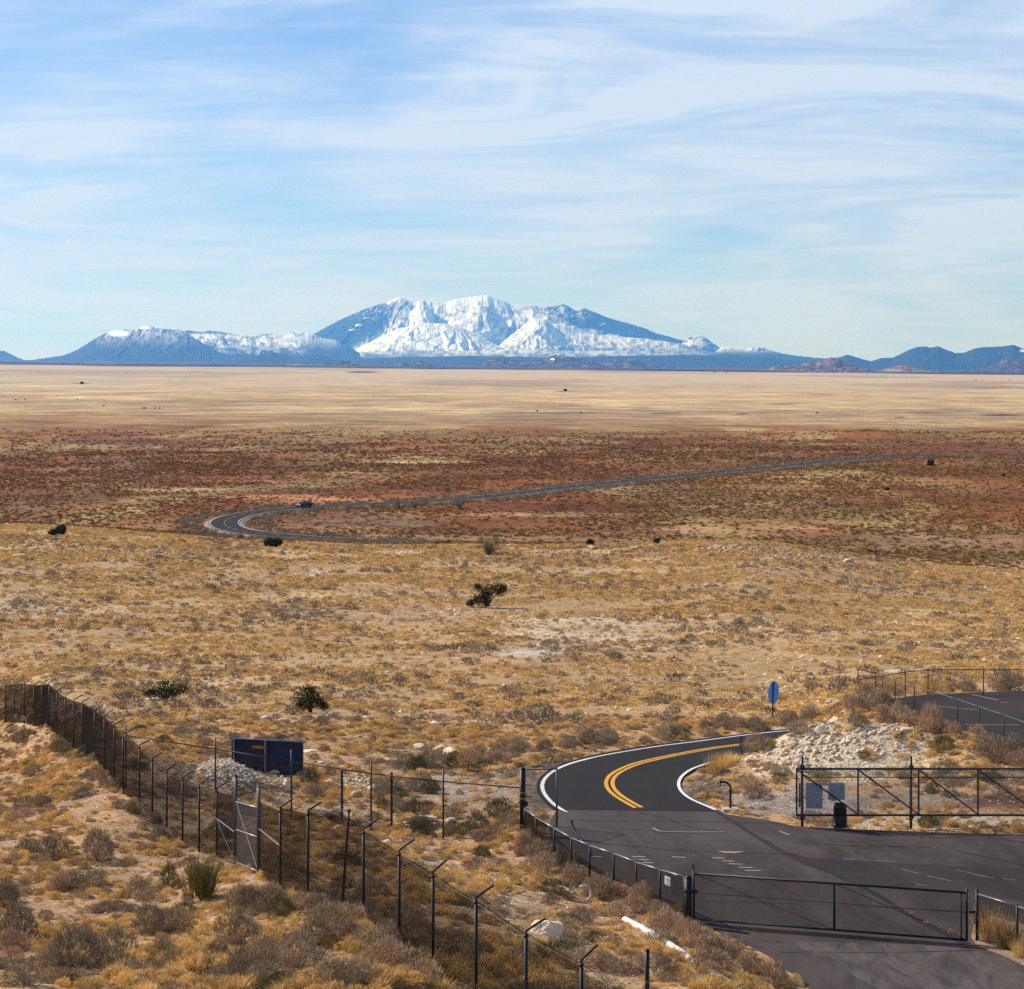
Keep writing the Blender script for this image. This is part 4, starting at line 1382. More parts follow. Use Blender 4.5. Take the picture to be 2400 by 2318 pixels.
# upper car park fences
F5 = [(2011, None), (2052, 1643), (2068, 1648), (2098, 1659), (2143, 1676), (2190, 1692), (2244, 1710), (2295, 1730), (2353, 1752), (2420, 1780), (2500, 1815)]
pts5 = [W(2011, 1649, 112)] + [P2(a, b) for a, b in F5[1:]]
hs5 = [1.84, 1.50] + [1.45] * 9
rail_fence('car_park_fence', 'low fence with grey top rail sloping down along the front of the upper car park', pts5, 1.45, M_gal, M_rust, M_wire2, .12, .0028, heights=hs5, pr=.03)
pts6 = [W(2016, 1652, 111.2), P2(2122, 1632), P2(2175, 1629), P2(2305, 1629), P2(2450, 1629), P2(2650, 1631)]
hs6 = [1.36, 1.35, 1.42, 1.42, 1.42, 1.42]
rail_fence('car_park_back_fence', 'low dark rail fence along the far side of the upper car park', pts6, 1.42, M_rust, M_rust, M_wire2, .12, .0028, heights=hs6, pr=.03)

# ------------------------------------------------------------------ sliding gate with operator
DG = 80.2


def G(px, py, dd=0.0):
    return W(px, py, DG + dd)


sg = empty('sliding_gate', G(1868, 1936), 'long grey cantilever sliding gate with diagonal braces beside the forecourt', 'gate')
M_sg = mat('grey_gate_steel', (.050, .055, .068), rough=.45, metal=.4, noise=.2)
for py in (1802, 1910.5):
    MB().box((G(1867, py) + G(2620, py)) / 2, (753 * DG / F, .07, .075)).build('rail', M_sg, sg)
MB().box((G(1885, 1820, .05) + G(2620, 1823, .05)) / 2, (735 * DG / F, .035, .035)).build('track_bar', M_sg, sg)
for px in (1867, 2011, 2153, 2292, 2436, 2580):
    MB().box(G(px, 1856), (.06, .06, 108 * DG / F)).build('upright', M_sg, sg)
for a, b_ in ((1870, 2009), (2014, 2151), (2156, 2290), (2295, 2434), (2439, 2578)):
    MB().tube([G(a, 1806, -.02), G(b_, 1907, -.02)], .030, 8).build('diagonal_brace', M_sg, sg)
v_, f_ = chain(G(1868, 1910, .03), G(2620, 1910, .03), 1.72, 1.72, .085, .0062, 0)
link('chain_link_mesh', mesh('chain_link_mesh', v_, f_), M_wire2, sg)
rebase(sg)
for px, lab in ((1880, 'steel roller post at the free end of the sliding gate near the two blank panels'), (2135, 'steel roller post in the middle of the sliding gate')):
    gp_ = empty('roller_post', G(px, 1938, .16), lab, 'post')
    MB().tube([G(px, 1942, .16), G(px, 1775, .16)], .052, 12).dome(G(px, 1775, .16), .058).build('shaft', M_gate, gp_, True)
    for py in (1797, 1916):
        b = MB().tube([G(px + 1, py, -.12), G(px + 1, py, -.04)], .088, 18)
        o = b.build('roller', M_blk, gp_, False)
        MB().tube([G(px + 1, py, -.135), G(px + 1, py, -.12)], .018, 8).build('hub', M_yb, o)
    rebase(gp_)
M_pan = mat('blank_panel_back', (.68, .71, .76), rough=.6, noise=.06)
for (x0, y0, x1, y1, lab) in ((1889, 1834, 1928, 1895, 'tall blank blue grey panel hung on the sliding gate by its left post'), (1940, 1834, 1980, 1875, 'square blank blue grey panel hung on the sliding gate above the black operator box')):
    o = MB().prism([G(x0, y0, .07), G(x1, y0, .07), G(x1, y1, .07), G(x0, y1, .07)], (0, .012, 0)).build('blank_panel', M_pan)
    setp(o, lab, 'panel')
o = MB().box(G(1874.5, 1862, -.1), (.05, .05, .85)).tube([G(1874.5, 1883, -.1), G(1873, 1890, -.14)], .04, 8).build('safety_edge', M_blk)
setp(o, 'black vertical rubber safety edge at the left end of the sliding gate', 'bumper')
# operator box
op = empty('gate_operator', G(1968, 1939, -.5), 'black moulded gate motor box on a steel foot in front of the sliding gate', 'gate motor')
c = G(1968.5, 1908, -.5)
bw, bd, bh = .50, .40, .84
V, Fc = [], []
prof_ = [(-.5, 1.06), (-.46, 1.06), (-.45, .98), (0, .95), (.3, .91), (.42, .86), (.48, .74), (.5, .5)]
n_ = 20
for (t_, s_c) in prof_:
    for k in range(n_):
        a = 2 * math.pi * k / n_
        ca, sa = math.cos(a), math.sin(a)
        e = .35
        V.append(c + Vector((math.copysign(abs(ca) ** e, ca) * bw / 2 * s_c, math.copysign(abs(sa) ** e, sa) * bd / 2 * s_c, t_ * bh)))
for j in range(len(prof_) - 1):
    for k in range(n_):
        Fc.append((j * n_ + k, j * n_ + (k + 1) % n_, (j + 1) * n_ + (k + 1) % n_, (j + 1) * n_ + k))
Fc.append(tuple((len(prof_) - 1) * n_ + k for k in range(n_)))
link('housing', mesh('housing', V, Fc, True), mat('gloss_black_plastic', (.003, .003, .004), rough=.35, spec=.35), op)
MB().box(c - up * .46, (.56, .46, .03)).build('base_plate', M_gal, op)
MB().box(c - up * .56 + Vector((-.02, 0, 0)), (.16, .14, .2)).build('foot', mat('foot_steel', (.22, .18, .13), rough=.6), op)
MB().box(c + Vector((0, -.193, .12)), (.20, .008, .012)).build('badge_line', M_gal, op)
rebase(op)
# gooseneck pedestal
gk = P1(1712, 1899)
ped = empty('gooseneck_pedestal', gk, 'black gooseneck keypad pedestal on a concrete slab beside the road', 'pedestal')
hgt_ = 66 * gk.y / F
pts_ = [gk, gk + up * (hgt_ - .25)] + [gk + Vector((-.25 + .25 * math.cos(a), 0, hgt_ - .25 + .25 * math.sin(a))) for a in np.linspace(.2, math.pi / 2, 6)] + [gk + Vector((-.38, 0, hgt_))]
MB().tube(pts_, .042, 10).build('stem', M_blk, ped, True)
MB().box(gk + Vector((-.40, 0, hgt_ - .01)), (.04, .17, .20)).build('mounting_plate', M_blk, ped)
MB().box(gk + Vector((0, 0, .02)), (.60, .45, .12)).build('slab', mat('concrete', (.42, .40, .36), noise=.2), ped)
rebase(ped)
# small marker post with two narrow panels
mp_ = P1(1738, 1779)
mk = empty('marker_post', mp_, 'thin dark post carrying two narrow grey panels beside the road bend', 'sign')
MB().box(mp_ + up * .50, (.045, .045, 1.06)).build('post', M_gate, mk)
for dx in (-.07, .085):
    MB().box(mp_ + Vector((dx, -.03, .83)), (.075, .015, .42)).build('panel', M_gal, mk)
rebase(mk)

# ------------------------------------------------------------------ round sign seen from behind
rs = onD(1810, 113)
rb = empty('round_sign', rs, 'round sign back coloured with blue sky reflection on a dark post beyond the road', 'sign')
M_sign = mat('sky_reflection_sign_back', (.07, .28, .72), rough=.45, noise=.05)  # blue of the reflected sky is put into the base colour
hp = (1689 - 1597) * 113 / F
lean = Vector((.07, 0, 0))
MB().tube([rs - up * .2, rs + lean + up * hp], .040, 8).build('post', mat('dark_post_paint', (.018, .015, .03), rough=.5), rb)
ang = R(55)
c = rs + lean * .85 + up * (hp - .60) + Vector((.02, .07, 0))
ax = Vector((math.cos(ang), math.sin(ang), 0))
V = [c + (ax * math.cos(a) + up * math.sin(a)) * .60 for a in np.linspace(0, 2 * math.pi, 32, endpoint=False)]
MB().prism(V, Vector((-math.sin(ang), math.cos(ang), 0)) * .012).build('disc', M_sign, rb)
rebase(rb)

# ------------------------------------------------------------------ blue board behind the rubble heap
DB = 95.0
bb = empty('billboard', W(628, 1811, DB), 'dark blue framed board on three grey posts seen from behind above a rubble heap', 'billboard')
M_navy = mat('navy_board', (.006, .016, .050), rough=.45, noise=.5, nscale=1.4)
q4 = [W(546, 1731.5, DB + .5), W(709, 1739.5, DB - .3), W(709, 1813, DB - .3), W(546, 1812, DB + .5)]
MB().prism(q4, (0, .04, 0)).build('board', M_navy, bb)
M_navy2 = mat('navy_frame', (.010, .022, .065), rough=.4)
ed = (q4[1] - q4[0]).normalized()
rotz = Matrix.Rotation(math.atan2(ed.y, ed.x), 3, 'Z')
for a, b_ in ((0, 1), (3, 2)):
    A, B = q4[a], q4[b_]
    s1 = Vector((0, -.22, 0))
    e_ = Vector((0, 0, .05 if a == 0 else -.05))
    MB().prism([A, B, B + s1, A + s1], e_).build('flange', M_navy2, bb)
for a, b_ in ((0, 3), (1, 2)):
    MB().prism([q4[a], q4[b_], q4[b_] + Vector((0, -.2, 0)), q4[a] + Vector((0, -.2, 0))], (.04 if a else -.04, 0, 0)).build('flange', M_navy2, bb)
for px, y0, y1 in ((547.5, 1733, 1822), (621.5, 1735, 1824), (702.5, 1741, 1826)):
    A = W(px, y0, DB - .18)
    B = W(px, y1, DB - .18)
    MB().box((A + B) / 2, (.065, .07, (A - B).length)).build('post', mat('weathered_post', (.20, .185, .175), noise=.2), bb)
dd = .012
M_or = mat('ochre_patch', (.36, .17, .03), rough=.7)
M_lb = mat('scuffed_blue', (.03, .10, .24), rough=.6, noise=.4, nscale=20)


def onboard(pts, m, nm, k=.006):
    MB().prism([W(x, y, DB + .5 - .8 * (x - 546) / 163 - .004) for x, y in pts], (0, -k, 0)).build(nm, m, bb)


onboard([(589, 1749), (594, 1747), (610, 1747.5), (619, 1749.5), (619, 1755), (604, 1754.5), (593, 1753)], M_or, 'ochre_patch')
for (x, y, w_, h_) in ((566, 1750, 5, 2), (582, 1754, 7, 1.4), (588, 1756, 5, 1.6), (654, 1770.5, 40, 1.2), (662, 1803.5, 30, 1), (556, 1758, 3, 1.2), (600, 1762, 8, 1.2), (565, 1762, 5, 1), (610, 1768, 8, 1)):
    onboard([(x, y), (x + w_, y + .6), (x + w_ - 1, y + h_ + .6), (x + 1, y + h_)], M_lb, 'scuff_mark')
onboard([(640, 1762), (700, 1766), (700, 1782), (632, 1779)], mat('faded_blue_field', (.008, .03, .10), noise=.4, nscale=3), 'faded_field')
rebase(bb)

# ------------------------------------------------------------------ road signs on the plain
M_ysign = mat('yellow_sign', (.75, .42, .02), rough=.5)
M_wsign = mat('pale_sign_back', (.50, .54, .58), rough=.5)
M_gsign = mat('grey_sign_back', (.22, .23, .27), rough=.5)
M_osign = mat('orange_sign_back', (.42, .17, .02), rough=.5)
M_arrow = mat('black_arrow', (.01, .01, .01))


def plain_sign(px, py, D, s, kind, label, h=2.2, two=False):
    """py: sign centre row; s: size in metres"""
    g = onD(px, D)
    c = W(px, py, D)
    r = empty('road_sign', g, label, 'sign')
    for dx in ((-.35, .35) if two else (0,)):
        A, B = g + Vector((dx, 0, -.3)), Vector((g.x + dx, g.y, c.z + (.3 if two else s * .5)))
        MB().tube([A, B], .05, 6).build('post', M_gsign, r)
    m = {'y': M_ysign, 'w': M_wsign, 'g': M_gsign, 'o': M_osign}[kind[0]]
    c = c + Vector((0, -.08, 0))
    if 'd' in kind:
        pts = [c + Vector((0, 0, s * .7)), c + Vector((s * .7, 0, 0)), c - Vector((0, 0, s * .7)), c - Vector((s * .7, 0, 0))]
    else:
        pts = [c + Vector((x * s * .5, 0, z * s * .5 * (1.4 if 't' in kind else 1))) for x, z in ((-1, 1), (1, 1), (1, -1), (-1, -1))]
    MB().prism(pts, (0, .03, 0)).build('plate', m, r)
    if 'a' in kind:
        b = MB()
        for q_ in ([(-.32, -.1), (0, -.1), (0, -.3), (.34, .0), (0, .3), (0, .1), (-.32, .1)],):
            b.prism([c + Vector((x * s * 1.0, -.02, z * s * 1.0)) for x, z in q_], (0, .015, 0))
        b.build('arrow', M_arrow, r)
    if 'x' in kind:
        MB().prism([c + Vector((x * s, -.01, z * s)) for x, z in ((-.95, .16), (.95, .16), (.95, -.16), (-.95, -.16))], (0, .02, 0)).build('cross_plate', m, r)
    rebase(r)


plain_sign(936, 1250, 505, .66, 'yda', 'yellow diamond arrow sign on two posts at the near end of the road loop', two=True)
plain_sign(1233, 1151, 668, .68, 'yda', 'yellow diamond arrow sign beside the far road left of the grey sign back')
plain_sign(1250, 1142, 685, .7, 'gt', 'grey sign back on a post just behind the far road')
plain_sign(1138, 1149, 700, .55, 'wd', 'small pale diamond marker beyond the far road')
plain_sign(1442, 1124.5, 770, .55, 'od', 'small orange sign back beside the pale cross shaped sign')
plain_sign(1457, 1122, 775, .8, 'wtx', 'pale cross shaped sign back beyond the far road')
plain_sign(1566.5, 1120.5, 745, 1.0, 'yd', 'largest yellow diamond sign standing over the straight of the far road')
plain_sign(1979, 1077.5, 880, .9, 'yd', 'yellow diamond sign on the far stretch of road towards the red bluff')
plain_sign(2145, 1052, 990, .35, 'wt', 'thin white marker post beyond the end of the far road')
plain_sign(2278, 1055, 1000, .9, 'wx', 'small white board in front of the red bluff')
plain_sign(2094, 1057, 980, .35, 'wt', 'short white marker beside an orange stone near the far road')
# two fence pickets on the brow
for px in (1273, 1277.5):
    g = at(px, 1281)
    g = onD(px, 353)
    o = MB().tube([g - up * .3, g + up * 1.0], .045, 6).build('fence_picket', M_rust)
    setp(o, ('left' if px < 1275 else 'right') + ' one of two thin dark pickets on the brow', 'picket', 'pickets on the brow')

# ------------------------------------------------------------------ dark SUV on the far road
i0 = int(np.argmin(np.hypot(fx / fy * F + CX - 705, (EY - fz / fy * F - 1192) * 3)))
ca_ = Vector((fx[i0], fy[i0], fz[i0] + .03))
dr = Vector((fx[i0 + 4] - fx[i0 - 4], fy[i0 + 4] - fy[i0 - 4], 0)).normalized()
sd_ = Vector((-dr.y, dr.x, 0))
ca_ = ca_ + sd_ * 1.6
car = empty('parked_car', ca_, 'dark blue black sport utility vehicle driving round the bend of the far road', 'car')
car.name = 'car'
M_body = mat('dark_car_paint', (.004, .005, .007), rough=.35, spec=.5)
M_glass = mat('car_glass', (.012, .016, .02), rough=.08, spec=.8)
M_tyre = mat('tyre', (.01, .01, .01), rough=.8)


def cv(l, s, z):
    return ca_ + dr * l + sd_ * s + up * z


def loft(secs, m, nm):
    """secs: list of (l, halfwidth, z)"""
    n = len(secs)
    V = [cv(l, -w_, z) for l, w_, z in secs] + [cv(l, w_, z) for l, w_, z in secs]
    Fc = [tuple(range(n)), tuple(range(2 * n - 1, n - 1, -1))] + [(i, i + n, (i + 1) % n + n, (i + 1) % n) for i in range(n)]
    return link(nm, mesh(nm, V, Fc), m, car)


loft([(-2.35, .9, .35), (-2.42, .9, .7), (-2.35, .93, 1.05), (-1.2, .95, 1.12), (1.0, .95, 1.12), (2.1, .92, .98), (2.38, .88, .75), (2.38, .88, .35), (1.9, .92, .3), (-1.9, .92, .3)], M_body, 'body')
loft([(-2.25, .80, 1.08), (-1.95, .72, 1.72), (-1.4, .70, 1.80), (.3, .70, 1.78), (.75, .74, 1.5), (1.15, .82, 1.12)], M_body, 'cabin')
for s_n in (-1, 1):
    V = [cv(l, s_n * w_, z) for l, w_, z in ((-2.0, .80, 1.2), (-1.85, .745, 1.62), (.15, .735, 1.64), (.75, .825, 1.2))]
    MB().prism(V, sd_ * .02 * s_n).build('side_window', M_glass, car)
    MB().prism([cv(2.36, s_n * .85, .72), cv(2.36, s_n * .55, .72), cv(2.30, s_n * .55, .86), cv(2.30, s_n * .85, .86)], dr * .04).build('headlight', M_wsign, car)
    MB().prism([cv(-2.40, s_n * .9, .8), cv(-2.40, s_n * .7, .8), cv(-2.36, s_n * .7, 1.05), cv(-2.36, s_n * .9, 1.05)], -dr * .03).build('tail_light', mat('tail_red', (.3, .01, .01)), car)
    for l in (-1.45, 1.45):
        w_o = MB().tube([cv(l, s_n * .72, .36), cv(l, s_n * .95, .36)], .36, 14).build('wheel', M_tyre, car)
        MB().tube([cv(l, s_n * .95, .36), cv(l, s_n * .965, .36)], .2, 10).build('rim', M_gal, w_o)
V = [cv(l, w_, z) for l, w_, z in ((.82, -.66, 1.5), (.82, .66, 1.5), (1.16, .76, 1.17), (1.16, -.76, 1.17))]
MB().prism(V, dr * .02 + up * .02).build('windscreen', M_glass, car)
rebase(car)

# ------------------------------------------------------------------ vegetation meshes
M_gold = mat('golden_bunchgrass', (.72, .480, .180), rough=.9, noise=.25, nscale=2.5, rnd=.30, spec=.1, translucent=.15)
M_straw = mat('straw_grass', (.70, .470, .185), rough=.9, noise=.2, nscale=2.5, rnd=.25, spec=.1, translucent=.15)
M_twig = mat('grey_brown_scrub', (.35, .275, .175), rough=.95, noise=.3, nscale=3, rnd=.25, spec=.1)
M_twigp = mat('pinkish_dry_scrub', (.48, .335, .205), rough=.95, noise=.25, nscale=3, rnd=.2, spec=.1)
M_olive = mat('olive_scrub', (.17, .155, .065), rough=.9, noise=.3, nscale=3, rnd=.2, spec=.1)
M_green = mat('yellow_green_stems', (.16, .15, .02), rough=.8, noise=.3, nscale=2, spec=.1)
M_jun = mat('juniper_foliage', (.042, .046, .015), rough=.9, noise=.5, nscale=3, rnd=.15, spec=.1, translucent=.1)
M_bark = mat('juniper_bark', (.09, .065, .05), rough=.95, noise=.3)


def blades(name, n, h, r, w, seed, spread=1.0, curve=.5, seg=2, core=.25, twigs=0, tw=.3):
    g = np.random.default_rng(seed)
    V, Fc = [], []
    for i in range(n):
        a = g.uniform(0, 2 * math.pi)
        rad = math.sqrt(g.uniform(0, 1))
        bx, by = math.cos(a) * rad * r * core, math.sin(a) * rad * r * core
        lean_ = rad * spread * g.uniform(.6, 1.15)
        hh = h * math.cos(min(lean_, 1.45) * .9) ** .6 * g.uniform(.65, 1.08)
        out_ = r * lean_ * g.uniform(.7, 1.1)
        a2 = a + g.normal(0, .35)
        wa = g.uniform(0, math.pi)
        wx, wy = math.cos(wa) * w / 2, math.sin(wa) * w / 2
        p0 = np.array([bx, by, -.03])
        p2 = np.array([bx + math.cos(a2) * out_, by + math.sin(a2) * out_, hh])
        p1 = (p0 + p2) / 2 + np.array([-math.cos(a2), -math.sin(a2), 0]) * out_ * .22 * curve + np.array([0, 0, h * .12 * curve])
        k = len(V)
        s_v = np.array([wx, wy, 0])
        V += [p0 - s_v * .8, p0 + s_v * .8, p1 - s_v, p1 + s_v, p2]
        Fc += [(k, k + 1, k + 3), (k, k + 3, k + 2), (k + 2, k + 3, k + 4)]
        for j in range(twigs):
            t_ = g.uniform(.3, .95)
            q0 = p0 * (1 - t_) ** 2 + 2 * p1 * t_ * (1 - t_) + p2 * t_ * t_
            dv = (p2 - p0)
            dv = dv / (np.linalg.norm(dv) + 1e-6)
            q1 = q0 + (dv * .6 + g.normal(0, .55, 3) + np.array([0, 0, .25])) * tw * h * g.uniform(.5, 1)
            k = len(V)
            V += [q0 - s_v * .6, q0 + s_v * .6, q1]
            Fc += [(k, k + 1, k + 2)]
    me = bpy.data.meshes.new(name)
    me.from_pydata([tuple(v) for v in V], [], Fc)
    me.update()
    return me


def dome_bush(name, nst, ntw, h, r, w, seed, tw=.16, up_=.35, tri=3, base=.25, wf=1.1):
    """rounded bush: stems from the root to a dome and fine twigs bristling out of it"""
    g = np.random.default_rng(seed)
    V, Fc = [], []
    lob = g.uniform(0, 6.28, 3)

    def surf():
        a = g.uniform(0, 2 * math.pi)
        ez = g.uniform(0, 1) ** .8
        rr = math.sqrt(max(0, 1 - ez * ez)) * (1 + .16 * math.sin(2 * a + lob[0]) + .10 * math.sin(3 * a + lob[1]))
        k = g.uniform(.62, 1.0) ** .6
        return np.array([math.cos(a) * rr * r * k, math.sin(a) * rr * r * k, (.08 + .92 * ez) * h * k * (1 + .10 * math.sin(a + lob[2]))])

    def tri_(q0, q1, w_):
        d = np.cross(q1 - q0, g.normal(0, 1, 3))
        d = d / (np.linalg.norm(d) + 1e-9) * w_
        k = len(V)
        V.extend([q0 - d, q0 + d, q1])
        Fc.append((k, k + 1, k + 2))
    for i in range(nst):
        e = surf()
        b0 = np.array([e[0] * base * .5, e[1] * base * .5, -.03])
        m_ = (b0 + e) * .5 + np.array([e[0] * .08, e[1] * .08, -.05 * h]) + g.normal(0, .03, 3)
        d = np.cross(e - b0, g.normal(0, 1, 3))
        d = d / (np.linalg.norm(d) + 1e-9) * w
        k = len(V)
        V.extend([b0 - d, b0 + d, m_ - d * .7, m_ + d * .7, e])
        Fc.extend([(k, k + 1, k + 3), (k, k + 3, k + 2), (k + 2, k + 3, k + 4)])
    for i in range(ntw):
        e = surf()
        out_ = e / (np.linalg.norm(e) + 1e-6)
        q0 = e - out_ * tw * .5
        for j in range(tri):
            dv = out_ * .55 + g.normal(0, .42, 3) + np.array([0, 0, up_])
            dv = dv / np.linalg.norm(dv) * tw * g.uniform(.6, 1.4)
            nrm_ = out_ + g.normal(0, .35, 3)
            d = np.cross(dv, nrm_)
            d = d / (np.linalg.norm(d) + 1e-9) * w * wf
            k = len(V)
            V.extend([q0 - d, q0 + d, q0 + dv])
            Fc.append((k, k + 1, k + 2))
    me = bpy.data.meshes.new(name)
    me.from_pydata([tuple(v) for v in V], [], Fc)
    me.update()
    return me


def with_mat(me, m):
    me.materials.append(m)
    return me


TUFT = [with_mat(dome_bush('bunchgrass', 60, 150, .34, .36, .009, 300 + i, .11, .8, 3, .5), M_gold) for i in range(4)]
TUFTS = [with_mat(blades('straw_tuft', 120, .36, .32, .012, 320 + i, 1.2, .6), M_straw) for i in range(3)]
BUSH = [with_mat(dome_bush('scrub', 130, 420, .62, .80, .009, 340 + i, .15, .45, 3), M_twig) for i in range(4)]
BUSHP = [with_mat(dome_bush('dry_scrub', 130, 420, .64, .76, .009, 360 + i, .16, .7, 3), M_twigp) for i in range(3)]
BUSHO = [with_mat(dome_bush('olive_scrub', 110, 320, .62, .76, .009, 380 + i, .18, .7, 3), M_olive) for i in range(2)]
TALL = [with_mat(blades('tall_grass', 240, .95, .55, .012, 395 + i, .95, .3, core=.6, twigs=1, tw=.2), M_gold) for i in range(2)]
LOWT = [with_mat(dome_bush('far_tuft', 8, 26, .30, .36, .035, 400 + i, .13, .6, 2, .5), M_gold) for i in range(3)] + [with_mat(dome_bush('far_straw', 8, 24, .26, .38, .035, 410 + i, .13, .6, 2, .5), M_straw) for i in range(3)]
M_pls = mat('plain_scrub_brown', (.31, .155, .058), rough=.95, noise=.25, nscale=1, rnd=.3, spec=.1)
M_pls2 = mat('plain_scrub_straw', (.42, .270, .090), rough=.95, noise=.25, nscale=1, rnd=.25, spec=.1)
PLN = [with_mat(dome_bush('plain_scrub', 4, 26, .38, .62, .07, 440 + i, .25, .4, 2), M_pls if i < 3 else M_pls2) for i in range(5)]
LOWB = [with_mat(dome_bush('far_scrub', 14, 44, .50, .62, .035, 420 + i, .2, .5, 2), M_twig) for i in range(3)] + [with_mat(dome_bush('far_dry_scrub', 14, 44, .46, .62, .035, 430 + i, .2, .6, 2), M_twigp) for i in range(2)]


def rock_mesh(name, seed, sub=2, rough_=.28, flat=.75, m=None):
    import bmesh
    g = np.random.default_rng(seed)
    bm = bmesh.new()
    bmesh.ops.create_icosphere(bm, subdivisions=sub, radius=1)
    planes = [(Vector(g.normal(0, 1, 3)).normalized(), g.uniform(.55, .9)) for _ in range(9)]
    for v in bm.verts:
        co = v.co.copy()
        for n, d in planes:
            k = co.dot(n) - d
            if k > 0:
                co -= n * k
        co *= 1 + rough_ * .25 * (g.random() - .5)
        co.z *= flat
        v.co = co
    me = bpy.data.meshes.new(name)
    bm.to_mesh(me)
    bm.free()
    if m:
        me.materials.append(m)
    return me


M_lime = mat('pale_limestone', (.76, .62, .43), rough=.9, noise=.18, nscale=3, bump=.04, bscale=5, rnd=.10, spec=.15)
M_tan = mat('tan_sandstone', (.52, .385, .24), rough=.9, noise=.22, nscale=3, bump=.04, bscale=5, rnd=.15, spec=.15)
M_redr = mat('red_stone', (.30, .15, .09), rough=.9, noise=.2, nscale=3, rnd=.2, spec=.1)
ROCKL = [rock_mesh('limestone', 500 + i, 3, m=M_lime) for i in range(4)]
ROCKT = [rock_mesh('sandstone', 510 + i, 3, m=M_tan) for i in range(4)]
PEB = [rock_mesh('pebble', 520 + i, 1, .5, .6, M_tan) for i in range(3)] + [rock_mesh('pebble_pale', 530 + i, 1, .5, .6, M_lime) for i in range(3)]
PEBR = [rock_mesh('pebble_red', 540, 1, .5, .6, M_redr)]
CNT = {}


def place(name, me, x, y, s, label, cat, group=None, sink=0.0, rz=None, sz=None, z=None):
    o = bpy.data.objects.new(name, me)
    COL.objects.link(o)
    if not hasattr(s, '__len__'):
        s = (s, s, s if sz is None else sz)
    o.location = (x, y, (gz(x, y) if z is None else z) - sink)
    o.scale = s
    o.rotation_euler = (0, 0, random.uniform(0, 6.28) if rz is None else rz)
    setp(o, label, cat, group)
    return o


def juniper(px, py, wpx, hpx, label, cat='juniper', seed=0, lobes=None, trunk=False, dmin=38):
    g = np.random.default_rng(600 + seed)
    p = at(px, py, dmin)
    k = p.y / F
    Wd, Hd = wpx * k, hpx * k
    r = empty('juniper', p, label, cat)
    if lobes is None:
        lobes = [(g.uniform(-.32, .32), g.uniform(-.3, .3), g.uniform(.25, .72), g.uniform(.16, .30)) for _ in range(11)]
    V, Fc = [], []
    n = 230
    for (lx, ly, lz, lr) in lobes:
        cx_, cy_, cz_ = lx * Wd, ly * Wd, lz * Hd
        rr = lr * max(Wd, Hd * 1.1)
        for _ in range(n):
            d = g.normal(0, 1, 3)
            d /= np.linalg.norm(d)
            q_ = np.array([cx_, cy_, cz_]) + d * rr * g.uniform(.35, 1.08) * np.array([1, 1, .8])
            if q_[2] < .0:
                continue
            s = min(.055 * max(1, p.y / 120), Wd * .07) * g.uniform(.6, 1.5)
            a = g.normal(0, .7, 3) * s + d * s * .5 + np.array([0, 0, s])
            b_ = np.cross(a, d + g.normal(0, .4, 3))
            b_ = b_ / (np.linalg.norm(b_) + 1e-9) * s
            kk = len(V)
            V += [q_ - b_ * .5, q_ + b_ * .5, q_ + a]
            Fc.append((kk, kk + 1, kk + 2))
    link('crown', mesh('crown', V, Fc), M_jun, r)
    b = MB()
    for i, (lx, ly, lz, lr) in enumerate(lobes[:6]):
        e_ = Vector((lx * Wd, ly * Wd, lz * Hd))
        b.tube([Vector((.0, 0, -.1)), Vector((e_.x * .35, e_.y * .35, e_.z * .5)), e_], .05 * max(Hd, .8), 6, .018)
    b.build('trunk', M_bark, r)
    return r


juniper(388, 1641, 112, 46, 'wide low dark juniper left of the slope above the chain link fence corner', seed=1, lobes=[(-.36, 0, .35, .13), (-.2, .1, .45, .17), (-.05, 0, .6, .20), (.05, .1, .72, .18), (.0, -.1, .35, .2), (.2, 0, .4, .16), (.36, .05, .48, .14), (.15, .1, .3, .16), (-.28, 0, .25, .14)])
juniper(728, 1671, 84, 66, 'round dark juniper on the slope above the blue board', seed=2, lobes=[(-.28, 0, .55, .2), (-.15, .1, .75, .2), (0, 0, .8, .18), (.1, 0, .6, .24), (-.2, 0, .3, .22), (.1, 0, .3, .24), (.3, 0, .35, .18), (.36, .1, .2, .14), (.0, -.2, .5, .25), (.1, .2, .5, .25), (-.3, 0, .22, .16)])
juniper(1140, 1424, 96, 62, 'dark wind bent juniper with crown leaning right halfway up the slope', seed=3, lobes=[(.25, 0, .72, .20), (.40, 0, .70, .13), (.10, 0, .62, .20), (-.05, .1, .6, .16), (-.22, 0, .75, .12), (-.10, 0, .25, .16), (-.30, 0, .22, .14), (-.40, 0, .15, .09), (.0, 0, .4, .14), (-.2, .1, .3, .15), (.33, 0, .55, .13)])
juniper(134, 1256, 38, 24, 'small dark juniper on the brow at the far left', seed=4)
juniper(638, 1281, 46, 14, 'low flat dark juniper just below the near end of the road loop', seed=5)
juniper(1383, 1279, 20, 16, 'tiny dark juniper behind the tan boulder on the brow', seed=6)
juniper(1540, 1275, 16, 15, 'tiny dark juniper beyond the brow right of the tan boulder', seed=7)
juniper(2181, 1092, 17, 14, 'lone dark round bush on the plain below the red bluff', 'bush', seed=8, dmin=420)
juniper(2352, 1118, 9, 7, 'tiny dark bush on the plain near the right edge', 'bush', seed=9, dmin=420)
juniper(2080, 1149, 12, 5, 'tiny flat dark bush on the plain below the round one', 'bush', seed=10, dmin=420)
